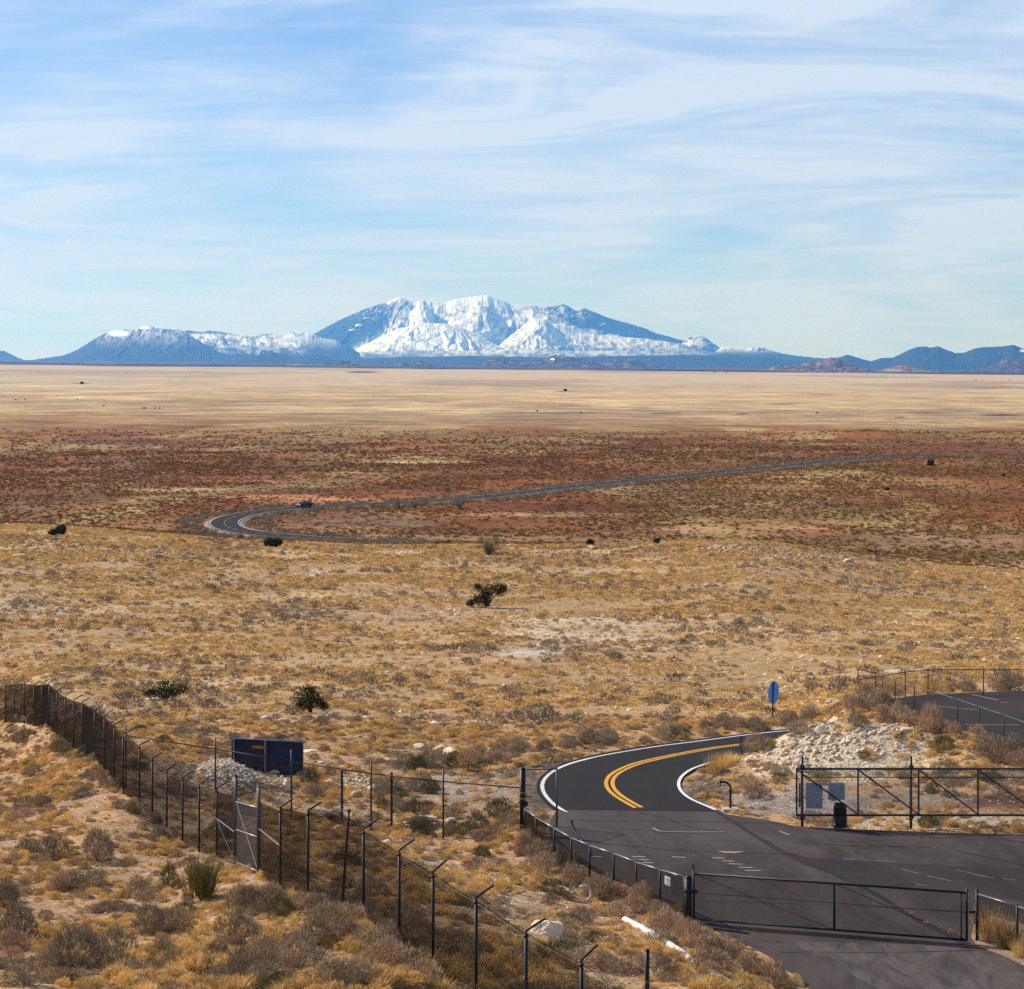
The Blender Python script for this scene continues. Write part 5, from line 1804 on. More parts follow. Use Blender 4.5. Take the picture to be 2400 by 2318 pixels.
FARL = ['far dark tree on a dark mound near the left horizon', 'far dark tree alone near the centre of the straw plain', 'second far speck of a bush at the left edge', 'leftmost far speck of a bush on the plain', 'far tiny bush right of the left edge pair', 'lone far bush below the left edge group',
        'larger dark bush of the row of three on the left plain', 'middle dark bush of the row of three on the left plain', 'right dark bush of the row of three on the left plain', 'lone far bush on the right half of the plain', 'far bush beside the dark gully in the centre of the plain', 'tiny far tree near the horizon left of centre',
        'tiny far tree near the horizon below the left mountain', 'tiny far bush left of the central gully']
for j, (px, py, w_, h_) in enumerate([(192, 900, 9, 5), (1324, 917, 9, 6), (58, 938, 4, 2.4), (37, 938, 4, 2.4), (181, 937, 3, 2.2), (243, 953, 4, 3), (338, 958, 6, 3), (364, 958, 4, 3), (374, 958, 4, 2.6), (1915, 969, 5, 3), (1362, 968, 5, 2.4), (445, 878, 3, 2), (296, 875, 3, 2), (1259, 964, 5, 2.2)]):
    p = at(px, py, 420)
    juniper(px, py, w_, h_, FARL[j], 'tree', seed=30 + j, dmin=420)['group'] = 'distant trees on the plain'

# bare trees by the far road
def bare_tree(px, py, wpx, hpx, label, seed):
    g = np.random.default_rng(seed)
    p = at(px, py, 420)
    k = p.y / F
    r = empty('bare_tree', p, label, 'tree')
    b, tw_ = MB(), MB()
    for i in range(16):
        a = g.uniform(0, 6.28)
        L_ = g.uniform(.6, 1)
        tip = Vector((math.cos(a) * wpx * k * .5 * L_, math.sin(a) * wpx * k * .4 * L_, hpx * k * g.uniform(.55, 1)))
        b.tube([Vector((0, 0, 0)), tip * .5 + Vector((0, 0, .15)), tip], .11, 5, .04)
        for j in range(16):
            t_ = g.uniform(.35, 1)
            q_ = tip * t_
            e_ = q_ + Vector(g.normal(0, .5, 3)) + Vector((0, 0, .25))
            tw_.add([q_ + Vector((-.03, 0, 0)), q_ + Vector((.03, 0, 0)), e_ + Vector((.02, 0, 0)), e_ - Vector((.02, 0, 0))], [(0, 1, 2, 3)])
    b.build('trunk', M_bark, r)
    tw_.build('twigs', M_twig, r)


bare_tree(938, 1195, 42, 27, 'bare brown spreading tree beside the far road', 61)
bare_tree(972, 1192, 24, 16, 'small bare tree touching the right side of the spreading one', 62)
bare_tree(1078, 1194, 24, 20, 'small bare tree beside the far road at the edge of the red soil', 63)
# sagebrush on the brow
p = at(1146, 1301)
r_ = empty('sagebrush', p, 'open grey green shrub with a yellow tip standing on the brow', 'shrub')
link('stems', blades('sage_stems', 150, 2.3, 1.5, .05, 71, 1.0, .5, core=.2, twigs=5, tw=.22), M_twig, r_)
link('green_tips', blades('sage_tips', 60, 2.4, 1.3, .06, 72, .9, .5, core=.5, twigs=3, tw=.2), M_olive, r_)
# boulders: (px, base py, width px, height px, kind, words)
BOULD = [(982, 1757, 33, 20, 'L', 'rounded white boulder left of a cluster beyond the clearing'), (1030, 1758, 32, 17, 'L', 'pale flat boulder in the middle of the cluster beyond the clearing'), (1058, 1770, 40, 26, 'L', 'largest pale boulder of the cluster beyond the clearing'),
         (1082, 1757, 22, 12, 'L', 'small pale boulder at the right of the cluster beyond the clearing'), (905, 1785, 22, 13, 'L', 'pointed pale rock between the slope and the chain link fence'), (798, 1799, 20, 8, 'L', 'flat pale rock near the chain link fence rail'),
         (945, 1808, 9, 14, 'L', 'small upright white rock left of the gravel clearing'), (728, 1764, 34, 9, 'L', 'flat pale slab right of the blue board'), (751, 1790, 15, 7, 'L', 'little pale rock right of the blue board'), (769, 1838, 28, 18, 'L', 'pale rock at the left of the second rubble pile'),
         (834, 1870, 32, 26, 'T', 'tan wedge shaped rock at the foot of the second rubble pile'), (857, 1880, 20, 12, 'L', 'white rock right of the tan wedge'), (953, 1885, 26, 22, 'T', 'leaning tan rock beside the dry grass of the clearing'), (754, 1921, 76, 46, 'T', 'big flat topped tan boulder behind the tall fence'),
         (797, 1950, 36, 24, 'L', 'pale rock lying to the right of the big tan boulder'), (1000, 1926, 50, 22, 'L', 'white topped rock mass behind the fence rail'), (1058, 1930, 26, 20, 'L', 'white rock at the right of the white topped mass'), (667, 1852, 30, 36, 'L', 'square cut pale block below the blue board'),
         (641, 1816, 44, 26, 'L', 'large pale slab at the right end of the rubble heap'), (582, 1812, 22, 20, 'L', 'rounded pale rock on the rubble heap'), (521, 1800, 14, 12, 'L', 'pale rock on the left half of the rubble heap'), (1188, 1992, 26, 30, 'T', 'upright tan rock near the stout black post'), (1211, 2003, 20, 22, 'T', 'triangular tan rock leaning by the upright one'),
         (1283, 2192, 74, 60, 'L', 'big white boulder beyond the nearest bend of the tall fence'), (1425, 2203, 30, 12, 'T', 'flat tan rock by the white log'), (618, 1685, 24, 12, 'L', 'pale rock below the round juniper'), (664, 1694, 30, 16, 'T', 'tan rock right below the round juniper'), (660, 1660 + 10, 14, 8, 'L', 'small rock by the round juniper'),
         (762, 1672, 20, 7, 'L', 'thin pale rock at the right foot of the round juniper'), (360, 1640, 40, 9, 'L', 'low white rocks in front of the wide juniper'), (1020, 1697, 30, 8, 'L', 'flat pale rocks on the slope above the cluster'), (1233, 1732, 18, 9, 'T', 'brown rock on the slope left of the road'), (1148, 1765, 16, 8, 'L', 'small pale rock left of the road shoulder'),
         (1390, 1288, 28, 17, 'T', 'knobbly tan boulder on the brow with the tiny juniper'), (1194, 1280, 18, 7, 'L', 'pale boulder on the brow right of the sagebrush'), (1315, 1296, 16, 9, 'L', 'white rock below the tan boulder on the brow'), (1665, 1303, 16, 14, 'T', 'tan block on the right brow outcrop'), (1884, 1306, 14, 12, 'T', 'block of the dark outcrop on the right brow'),
         (1990, 1318, 26, 14, 'T', 'dark tan outcrop block at the right end of the brow rocks'), (1975, 1312, 14, 11, 'T', 'smaller block beside the dark outcrop'), (2180, 1322, 20, 8, 'T', 'flat tan rock beyond the right brow'), (2148, 1343, 14, 7, 'L', 'pale rock on the right brow'), (1440, 1322, 14, 8, 'T', 'brown block below the tan boulder on the brow'),
         (2000 - 132, 1800, 20, 22, 'L', 'upright white stone at the foot of the rubble slope left of the gate post'), (1925, 1722, 26, 30, 'L', 'leaning slab at the top left of the rubble slope'), (1901, 1730, 10, 20, 'L', 'thin stone beside the leaning slab'), (1830, 1752, 22, 14, 'L', 'yellowish boulder at the road edge of the rubble slope'),
         (1862, 1738, 14, 14, 'L', 'pale stone above the yellowish boulder'), (1998, 1735, 24, 14, 'L', 'big white stone in the middle of the rubble slope'), (2072, 1716, 24, 14, 'L', 'white stone under the dry bush of the rubble slope'), (2128, 1722, 44, 18, 'T', 'flat brown slab at the top right of the rubble slope'),
         (2120, 1702, 18, 10, 'L', 'white stone above the flat brown slab'), (2025, 1727, 20, 14, 'L', 'pale stone right of the big white stone'), (2206, 1782, 14, 8, 'T', 'brown stone low on the right of the rubble slope'), (1838, 1795, 16, 20, 'L', 'white stone on the left toe of the rubble slope'), (1808, 1790, 14, 12, 'L', 'small white stone at the far left toe of the rubble slope'),
         (43, 1305, 30, 11, 'T', 'brown crag on the far left brow'), (905, 1975, 22, 12, 'L', 'pale rock on the open ground behind the fence bend'), (690, 1925, 26, 14, 'L', 'pale rock left of the big tan boulder'), (1125, 2075, 20, 9, 'L', 'white rock on the bare ground left of the low fence'), (1050, 2040, 16, 8, 'L', 'small white rock on the bare ground behind the tall fence'), (1230, 2100, 22, 10, 'T', 'tan rock above the big white boulder'), (870, 1850, 20, 12, 'L', 'pale rock right of the second rubble heap'), (935, 1905, 18, 10, 'L', 'pale rock below the leaning tan rock'), (720, 1815, 22, 12, 'L', 'pale rock right of the blue board foot'), (1110, 2010, 14, 8, 'L', 'little white rock left of the upright tan rock')]
for i, (px, py, w_, h_, kd, lab) in enumerate(BOULD):
    p = at(px, py)
    k = p.y / F
    me = (ROCKL if kd == 'L' else ROCKT)[i % 4]
    place('boulder', me, p.x, p.y + w_ * k * .3, (w_ * k * .56, w_ * k * .45, h_ * k * .70), lab, 'boulder', sink=-h_ * k * .12, rz=random.uniform(-.5, .5) + (math.pi if i % 2 else 0))

# white painted log or pipe and broken culvert by the near slope
def ground_tube(name, pix, r, m, label, cat, n=10, jit=0.0, parent=None):
    pts = []
    for a, b_ in pix:
        p = at(a, b_)
        pts.append(p + Vector((0, 0, r * .55)) + Vector((random.uniform(-1, 1), random.uniform(-1, 1), random.uniform(-.5, .5))) * jit)
    b = MB().tube(pts, r, n)
    o = b.build(name, m, parent, True)
    if parent is None:
        setp(o, label, cat)
    return o


M_whitep = mat('chalky_white_paint', (.56, .53, .50), rough=.8, noise=.25, nscale=4, bump=.02, bscale=8)
ground_tube('white_log', [(1466, 2160), (1483, 2170), (1500, 2178), (1530, 2195), (1560, 2215), (1598, 2238), (1630, 2262), (1662, 2284), (1695, 2302), (1714, 2316), (1735, 2332)], .105, M_whitep, 'long white painted pipe lying down the slope beside the gate grass', 'pipe', jit=.02)
ground_tube('white_pipe', [(1266, 2062), (1290, 2072), (1320, 2084), (1349, 2098)], .05, M_whitep, 'thin white pipe half buried above the white boulder', 'pipe', jit=.02)
cr_ = at(1366, 2110)
b = MB()
ring = [cr_ + Vector((math.cos(a) * .26, .05 * math.sin(2 * a), .20 + math.sin(a) * .24)) for a in np.linspace(-1.0, 1.9, 10)]
b.tube(ring, .045, 8)
setp(b.build('culvert_ring', M_whitep, None, True), 'white broken pipe ring with grass growing through it', 'pipe ring')

# ------------------------------------------------------------------ rubble as one mass of small stones (real pieces)
def scatter_rocks(name, label, regions, seed, sub_meshes):
    """regions: (px, py, rx, ry, count, smin, smax)"""
    g = np.random.default_rng(seed)
    tmpl = []
    for me in sub_meshes:
        v = np.empty(len(me.vertices) * 3)
        me.vertices.foreach_get('co', v)
        t = np.array([p.vertices[:] for p in me.polygons])
        tmpl.append((v.reshape(-1, 3), t))
    V, Fc, off = [], [], 0
    for (px, py, rx, ry, n, s0, s1) in regions:
        c = at(px, py)
        for _ in range(n):
            a, rr = g.uniform(0, 6.28), math.sqrt(g.uniform(0, 1))
            x_, y_ = px + math.cos(a) * rr * rx, py + math.sin(a) * rr * ry
            p = at(x_, y_)
            s = s0 + (s1 - s0) * g.uniform(0, 1) ** 2.2
            v, t = tmpl[g.integers(len(tmpl))]
            ang_ = g.uniform(0, 6.28)
            ca, sa = math.cos(ang_), math.sin(ang_)
            sc_ = s * g.uniform(.7, 1.3, 3)
            vv = v * sc_
            vv = np.stack([vv[:, 0] * ca - vv[:, 1] * sa, vv[:, 0] * sa + vv[:, 1] * ca, vv[:, 2]], -1)
            V.append(vv + np.array([p.x, p.y, p.z + s * .3]))
            Fc.append(t + off)
            off += len(v)
    o = link(name, mesh(name, np.vstack(V), np.vstack(Fc)), M_lime if 'pale' in label or 'white' in label else M_tan)
    setp(o, label, kind='stuff')
    return o


scatter_rocks('rubble', 'white broken stones covering the bank between the road and the upper car park', [(1830, 1790, 90, 28, 110, .02, .19), (1900, 1755, 90, 34, 150, .02, .20), (1990, 1745, 90, 34, 120, .02, .16), (2090, 1740, 90, 38, 150, .015, .12), (2030, 1800, 200, 40, 900, .01, .06), (1930, 1715, 34, 26, 60, .04, .16), (2090, 1712, 80, 14, 120, .04, .16), (2240, 1790, 120, 40, 400, .01, .06), (1950, 1770, 180, 66, 3600, .008, .045), (1800, 1870, 140, 30, 500, .01, .035)], 801, PEB[3:])
scatter_rocks('rubble', 'heap of pale broken stones in front of the blue board', [(500, 1800, 74, 28, 620, .02, .10), (570, 1805, 84, 30, 760, .02, .11), (620, 1825, 60, 20, 260, .03, .12), (550, 1785, 80, 14, 300, .03, .09), (560, 1840, 120, 20, 200, .01, .06)], 802, PEB[3:])
scatter_rocks('rubble', 'second low heap of pale stones behind the chain link fence', [(822, 1832, 46, 22, 360, .03, .12), (800, 1860, 60, 26, 200, .03, .1), (860, 1900, 120, 30, 160, .02, .09), (720, 1880, 110, 40, 160, .02, .09), (1000, 1925, 60, 20, 60, .04, .12)], 803, PEB[3:])
scatter_rocks('gravel', 'pale gravel strip under the sliding gate', [(1960, 1932, 100, 7, 300, .015, .05), (2150, 1934, 140, 8, 400, .015, .05), (2330, 1938, 90, 8, 260, .015, .05), (1800, 1885, 120, 22, 260, .012, .04)], 804, PEB[3:])
scatter_rocks('brow_stones', 'tan stones strewn along the rocky right brow', [(1760, 1290, 120, 8, 220, .15, .5), (1920, 1306, 110, 8, 190, .15, .5), (1500, 1300, 160, 9, 140, .12, .4), (2080, 1335, 120, 10, 70, .12, .4), (1300, 1306, 120, 10, 120, .1, .35), (100, 1300, 160, 30, 160, .12, .4), (400, 1310, 120, 24, 110, .1, .4)], 805, PEB[:3])

# ------------------------------------------------------------------ shrubs and grass one by one
G_SH = 'grey brown shrubs of the near slopes'


def clear(X, Y, m=.25):
    return (poly_sd(X, Y, LOTw) > m) & (poly_sd(X, Y, ROADw) > m) & (poly_sd(X, Y, UPw) > m)


MARKS = [(20, 1730, 'at the top of the left slope'), (150, 1760, 'under the upper bend of the tall fence'), (260, 1860, 'under the upper tall fence'), (60, 1850, 'high on the left slope'), (180, 1930, 'on the bare soil of the left slope'), (340, 1960, 'by the middle of the tall fence'),
         (60, 1980, 'midway down the left edge'), (250, 2040, 'midway down the left slope'), (420, 2060, 'left of the green stemmed bush'), (540, 2080, 'at the foot of the man gate'), (60, 2120, 'low on the left edge'), (220, 2150, 'in the left foreground'), (380, 2170, 'below the green stemmed bush'),
         (560, 2180, 'below the man gate'), (700, 2160, 'left of the leaning post'), (800, 2180, 'under the leaning post'), (60, 2270, 'in the bottom left corner'), (240, 2280, 'along the bottom edge at the left'), (430, 2280, 'on the sand near the bottom edge'), (620, 2280, 'along the bottom edge left of centre'),
         (800, 2280, 'along the bottom edge near the tall fence'), (960, 2270, 'at the near foot of the tall fence'), (420, 1850, 'behind the tall fence left of the rubble heap'), (560, 1860, 'below the rubble heap'), (700, 1880, 'by the square pale block'), (760, 1980, 'behind the fence near the big tan boulder'),
         (900, 1920, 'between the fence rail posts'), (1050, 1960, 'near the white topped rocks'), (960, 2060, 'behind the tall fence on open ground'), (1120, 2060, 'on open ground left of the low fence'), (1190, 1980, 'by the upright tan rock'), (1180, 2180, 'left of the big white boulder'), (1330, 2180, 'right of the big white boulder'),
         (1400, 2090, 'by the broken pipe ring'), (1540, 2150, 'by the bend of the low fence'), (1460, 2230, 'beside the white pipe'), (1600, 2250, 'right of the white pipe'), (1700, 2260, 'by the lower asphalt edge'), (1250, 2270, 'under the nearest fence arm'), (1500, 2300, 'by the capped pipe post'),
         (500, 1740, 'left above the blue board'), (700, 1760, 'right of the blue board'), (850, 1800, 'on flat ground behind the fence rail'), (1020, 1770, 'by the pale boulder cluster'), (1150, 1790, 'left of the road shoulder'), (900, 1720, 'at the slope foot above the boulder cluster'), (1200, 1730, 'at the slope foot left of the bend'),
         (1400, 1720, 'beyond the road bend'), (1600, 1710, 'beyond the far side of the road'), (1780, 1690, 'by the round sign'), (1740, 1790, 'inside the road bend'), (1830, 1790, 'on the toe of the rubble bank'), (1950, 1740, 'on the rubble bank'), (2100, 1770, 'low on the rubble bank'), (1800, 1870, 'on the gravel by the gooseneck pedestal'),
         (2000, 1870, 'behind the sliding gate panels'), (2200, 1860, 'behind the sliding gate'), (2350, 1880, 'by the red gravel patch'), (2030, 1650, 'at the corner of the car park'), (2180, 1700, 'before the car park fence'), (2330, 1760, 'on the bank below the car park'), (2250, 1615, 'behind the car park'), (2330, 2200, 'by the right gate post')]


def describe(px, py, size, small, large, words):
    m = min(MARKS, key=lambda k: ((k[0] - px) / 1.3) ** 2 + (k[1] - py) ** 2)
    return ('small ' if size < small else 'large ' if size > large else '') + words + ' ' + m[2]


def shrub(px, py, wpx, hpx, kind, label, group=None, name='shrub', cat='shrub'):
    p = at(px, py)
    k = p.y / F
    src = {'g': BUSH, 'p': BUSHP, 'o': BUSHO, 't': TALL, 'y': TUFT}[kind]
    me = random.choice(src)
    bw_ = {'g': .90, 'p': .88, 'o': .86, 't': .62, 'y': .42}[kind]
    bh_ = {'g': .66, 'p': .68, 'o': .66, 't': .95, 'y': .36}[kind]
    return place(name, me, p.x, p.y + .05, (wpx * k / 2 / bw_, wpx * k / 2 / bw_, hpx * k / bh_), label, cat, group)


BIG = [(230, 2020, 110, 84, 'g', 'large grey shrub left of the man gate with twiggy top'), (120, 2010, 110, 64, 'g', 'wide grey shrub at the left below the bare soil'), (65, 2000, 70, 40, 'g', 'round grey shrub near the left edge beneath the slope crest'), (350, 2185, 110, 76, 'g', 'dense dark shrub in the middle of the left foreground'),
       (180, 2270, 190, 110, 'g', 'largest grey shrub at the bottom left'), (40, 2205, 130, 96, 'g', 'broad dark shrub on the left edge'), (10, 2125, 90, 70, 'g', 'dark round shrub cut by the left edge'), (270, 2250, 120, 90, 'g', 'grey shrub with deep shadow at bottom left'), (380, 2250, 90, 56, 'g', 'loose grey shrub below the dense dark one'),
       (560, 2215, 140, 90, 'g', 'spreading grey shrub below the fence at bottom centre left'), (100, 1880 + 10, 60, 34, 'g', 'low dark shrub on the upper left slope'), (75, 1820, 60, 36, 'g', 'grey shrub just below the tall fence on the upper left'), (60, 1740, 80, 40, 'g', 'grey shrub against the tall fence at the far left'),
       (160, 1735, 40, 30, 'g', 'small grey shrub at the foot of the tall fence'), (235, 1830, 40, 34, 'p', 'dry shrub leaning on the tall fence'), (395, 2085, 60, 70, 'o', 'brown upright shrub left of the green stemmed bush'), (660, 2150, 90, 56, 'o', 'olive shrub in front of the first bay right of the man gate'),
       (745, 2215, 110, 70, 'g', 'tangled grey shrub under the leaning post'), (700, 2270, 130, 90, 'g', 'dark twiggy shrub at bottom centre'), (820, 2205, 140, 46, 'p', 'flattened dry shrub at the foot of the tall fence'), (900, 2270, 150, 70, 'p', 'pale dry shrub at the fence foot near the bottom centre'),
       (790, 2310, 160, 70, 'g', 'grey shrub cut by the bottom edge left of centre'), (990, 2310, 150, 60, 'p', 'pale matted shrub cut by the bottom edge at the centre'), (620, 2310, 120, 60, 'g', 'grey shrub cut by the bottom edge near the sandy patch'), (60, 2310, 120, 60, 'g', 'grey shrub in the bottom left corner'),
       (1225, 2005, 60, 62, 'p', 'tall dry shrub hugging the stout black post'), (1270, 2045, 90, 50, 'p', 'dry shrub along the foot of the low fence'), (1340, 2070, 80, 46, 'p', 'pale tangled shrub below the second bay of the low fence'), (1420, 2110, 90, 50, 'p', 'dry shrub before the white ring'), (1500, 2125, 90, 62, 'p', 'large dry shrub at the bend of the low fence'),
       (1440, 2150, 80, 40, 'p', 'low dry shrub above the white pipe'), (1560, 2190, 110, 60, 'p', 'pinkish shrub left of the stout gate post'), (1640, 2235, 110, 50, 'p', 'matted dry shrub beneath the gate hinge'), (1700, 2240, 90, 40, 'p', 'thin dry shrub at the left corner of the gate'), (1810, 2308, 110, 62, 'p', 'rounded pale rust shrub on the asphalt edge at the bottom right'),
       (1010, 1860, 60, 34, 'o', 'olive grass clump in front of the gravel clearing'), (1170, 1915, 100, 50, 'o', 'green grey grass patch left of the stout post'), (1120, 1940, 80, 36, 'o', 'green grey grass in front of the fence near the clearing'), (900, 1870, 80, 44, 'g', 'grey shrub in front of the second rubble heap'), (725, 1838, 60, 44, 'o', 'grey green bush right of the square block'),
       (980, 1945, 60, 36, 'g', 'dark shrub under the white topped rocks'), (1020, 1800, 90, 46, 'g', 'grey shrub before the boulder cluster'), (960, 1798, 80, 38, 'g', 'grey shrub left of the boulder cluster'), (1100, 1790, 90, 34, 'p', 'dry grey shrub right of the boulder cluster'), (1160, 1785, 80, 30, 'p', 'dry shrub on the dark road shoulder'),
       (1340, 1745, 60, 26, 'g', 'grey roadside shrub at the outer side of the bend'), (1420, 1745, 80, 30, 'g', 'second grey roadside shrub at the outer side of the bend'), (1560, 1735, 60, 26, 'g', 'grey roadside shrub above the yellow lines'), (1720, 1712, 90, 34, 'g', 'wide grey roadside shrub below the round sign'), (1780, 1712, 70, 32, 'g', 'grey roadside shrub right of the sign post'),
       (1900, 1690, 60, 44, 'g', 'dark upright shrub at the top of the rubble slope'), (1870, 1720, 80, 36, 'g', 'grey shrub left of the leaning slab'), (2030, 1655, 80, 64, 'p', 'tall rusty shrub at the corner of the upper car park'), (2070, 1665, 70, 56, 'p', 'rusty shrub right of the corner post'), (1990, 1660, 60, 40, 'p', 'rusty shrub left of the corner post'),
       (2185, 1715, 90, 70, 'p', 'large pale feathery shrub before the upper car park'), (2110, 1690, 60, 50, 'p', 'brown shrub before the car park fence'), (2240, 1725, 50, 36, 'p', 'orange brown tuft right of the feathery shrub'), (2210, 1760, 80, 40, 'o', 'grey green shrub on the right of the rubble slope'), (2320, 1775, 100, 60, 'g', 'grey shrub on the right below the car park fence'),
       (2370, 1770, 80, 54, 'g', 'second grey shrub on the right below the car park fence'), (2290, 1735, 60, 40, 'p', 'reddish tuft at the car park edge'), (2395, 1805, 60, 36, 'p', 'reddish tuft on the right edge below the grey shrubs'), (2010, 1705, 70, 40, 'g', 'thin grey shrub on the rubble slope'), (2360, 1618, 110, 62, 'p', 'tall dry brush behind the upper car park at the right edge'),
       (1780, 1760, 90, 44, 'p', 'brown grassy shrub behind the marker post'), (1700, 1800, 60, 40, 't', 'golden grass on the inside of the road bend'), (1675, 1815, 60, 54, 't', 'bright golden grass clump at the tip of the inner road edge'), (1715, 1790, 50, 30, 't', 'golden grass right of the bright clump'),
       (2320, 2210, 90, 90, 't', 'tall golden grass by the right gate post'), (2360, 2225, 90, 90, 't', 'tall golden grass behind the roadside fence'), (2300, 2190, 60, 80, 'p', 'straggly dry weeds beside the latch post'), (2395, 2250, 60, 60, 't', 'golden grass at the right edge'), (2228, 2193, 16, 17, 'y', 'tiny yellow tuft growing in the asphalt crack'),
       (2100, 2127, 12, 7, 'y', 'flat yellow weed in the upper part of the asphalt crack'), (2137, 2147, 16, 9, 'y', 'yellow weed in the middle of the asphalt crack'), (2170, 2168, 20, 9, 'y', 'yellow weed in the lower part of the asphalt crack'), (2175, 1938, 70, 32, 'o', 'olive weed at the foot of the middle roller post'), (2225, 1938, 40, 26, 't', 'golden weed behind the sliding gate'), (2195, 1930, 60, 22, 'g', 'grey weed right of the middle roller post'), (2085, 1936, 30, 16, 'y', 'small golden tuft under the sliding gate'), (1868, 1934, 18, 14, 'y', 'small golden tuft at the left end of the sliding gate'),
       (2185, 1860, 50, 30, 'o', 'olive shrub seen through the sliding gate'), (1755, 1823, 20, 12, 'y', 'golden tuft on the gravel inside the bend'), (1825, 1828, 40, 18, 'o', 'grey green shrub on the gravel above the pedestal'), (2025, 1780, 40, 22, 'o', 'greyish shrub in the middle of the rubble slope'),
       (1290, 2115, 50, 24, 'g', 'dark low shrub above the white boulder'), (1180, 2120, 40, 22, 'g', 'grey low shrub left of the white boulder'), (1440, 2215, 60, 26, 'g', 'grey shrub just below the flat tan rock'), (1340, 2230, 80, 50, 'g', 'dark shrub at the nearest fence arm'), (1420, 2270, 70, 44, 'g', 'grey shrub left of the capped pipe post'), (1560, 2290, 80, 54, 'g', 'grey shrub right of the capped pipe post'),
       (860, 1948, 40, 20, 'g', 'low grey shrub between fence posts'), (1130, 2010, 60, 30, 'o', 'thin green grey weeds left of the upright rock'), (480, 2095, 60, 66, 'g', 'grey base stems below the man gate')]
for a in BIG:
    shrub(*a[:5], a[5], name='grass_clump' if a[4] in 'ty' else 'shrub', cat='grass' if a[4] in 'ty' else 'shrub')
def brush_row(pts, n, kinds, label, group, wr=(50, 90), jit=(14, 6)):
    for i in range(n):
        t_ = random.random() * (len(pts) - 1)
        k = int(t_)
        a, b = pts[k], pts[k + 1]
        f_ = t_ - k
        px, py = a[0] + (b[0] - a[0]) * f_ + random.gauss(0, jit[0]), a[1] + (b[1] - a[1]) * f_ + random.gauss(0, jit[1])
        q = at(px, py)
        if not bool(clear(np.array([q.x]), np.array([q.y]), .5)[0]):
            continue
        w_ = random.uniform(*wr)
        kd = random.choice(kinds)
        lab = describe(px, py, w_, wr[0] + (wr[1] - wr[0]) * .3, wr[0] + (wr[1] - wr[0]) * .7, {'g': 'grey twiggy brush', 'p': 'dry pinkish brush', 'o': 'olive green brush', 't': 'golden tall grass'}[kd])
        shrub(px, py, w_, w_ * random.uniform(.42, .6), kd, lab, 'brush bushes of the near slopes', name='brush', cat='brush')


brush_row([(1120, 1785), (1190, 1765), (1330, 1745), (1480, 1738), (1640, 1722), (1800, 1702), (1880, 1695)], 40, 'ggp', 'grey brush lining the outer edge of the curving road', 'brush along the outer edge of the road', (34, 64), (10, 7))
brush_row([(560, 2120), (660, 2130), (760, 2150), (850, 2195), (930, 2250), (1010, 2300)], 26, 'gggp', 'tangled grey brush at the foot of the tall fence near the man gate', 'brush at the foot of the tall fence', (70, 130), (30, 16))
brush_row([(0, 1730), (130, 1745), (200, 1790), (260, 1850), (320, 1910), (400, 1990), (480, 2060)], 24, 'ggpo', 'small grey brush along the upper run of the tall fence', 'brush along the upper tall fence', (34, 60), (16, 8))
brush_row([(1235, 1990), (1310, 2040), (1400, 2090), (1500, 2130), (1590, 2190), (1700, 2240), (1800, 2290)], 26, 'pppg', 'dry pinkish brush crowding the low forecourt fence', 'brush along the low forecourt fence', (60, 100), (22, 12))
brush_row([(1940, 1680), (2040, 1660), (2120, 1690), (2200, 1715), (2300, 1745), (2400, 1785)], 12, 'pppg', 'rusty dry brush along the edge of the upper car park', 'brush along the car park edge', (44, 80), (16, 8))
brush_row([(2080, 1624), (2180, 1622), (2300, 1622), (2400, 1622)], 18, 'ptp', 'dry orange brush behind the upper car park', 'brush behind the car park', (40, 64), (14, 2))
brush_row([(880, 1900), (980, 1800), (1060, 1790), (960, 1950), (1120, 1930), (700, 1860)], 24, 'goo', 'grey green brush around the gravel clearing and boulders', 'brush around the gravel clearing', (40, 70), (26, 12))
brush_row([(20, 2280), (120, 2200), (260, 2240), (420, 2280), (560, 2250), (700, 2300), (300, 2100), (150, 2050)], 20, 'gggp', 'big grey twiggy brush filling the bottom left foreground', 'brush filling the left foreground', (60, 130), (50, 26))
brush_row([(1480, 2185), (1560, 2235), (1640, 2285), (1710, 2320), (1560, 2290), (1450, 2240)], 7, 'pgp', 'dry brush half hiding the white pipe on the slope', 'brush around the white pipe', (40, 76), (22, 12))
# green stemmed bush with parts
p = at(482, 2108)
gb = empty('green_bush', p, 'yellow green stemmed bush beside the man gate', 'bush')
link('stems', blades('green_bush_stems', 170, 1.25, .85, .014, 73, 1.0, .5, core=.2, twigs=4, tw=.25), M_olive, gb)
g_ = link('green_tips', blades('green_bush_tips', 130, 1.35, .6, .016, 74, .8, .3, core=.7, twigs=3, tw=.16), M_green, gb)
g_.location = (-.18, 0, .06)
# capped post near the bottom and the pale one beyond
px_, py_ = 1517, 2228
q_ = onD(1517, 48.5)
hq = (EY - 2228) / F * 48.5 - q_.z
ppst = empty('capped_post', q_, 'free standing black capped pipe post at the bottom right of the tall fence', 'post')
MB().tube([q_ - up * .2, q_ + up * hq], .052, 14).dome(q_ + up * hq, .062, 14).build('shaft', M_blk, ppst, True)
MB().tube([q_ + up * (hq - .28), q_ + up * (hq - .26)], .056, 14).tube([q_ + up * (hq - .75), q_ + up * (hq - .73)], .056, 14).build('collar', M_gate, ppst, True)
rebase(ppst)

# random tufts and shrubs, the nearest as individuals
allp = [LOTw, ROADw, UPw]


def wedge(n, D0, D1, g, half=.262):
    D = np.sqrt(g.uniform(D0 ** 2, D1 ** 2, n))
    u = g.uniform(-half, half, n)
    return u * D, D


gx_ = np.random.default_rng(901)


def dens_field(X, Y, s, f=6.0):
    return fbm(X / f, Y / f, 3, s)


def pxpy(X, Y):
    z = hgt(X, Y)
    return CX + X / Y * F, EY - z / Y * F


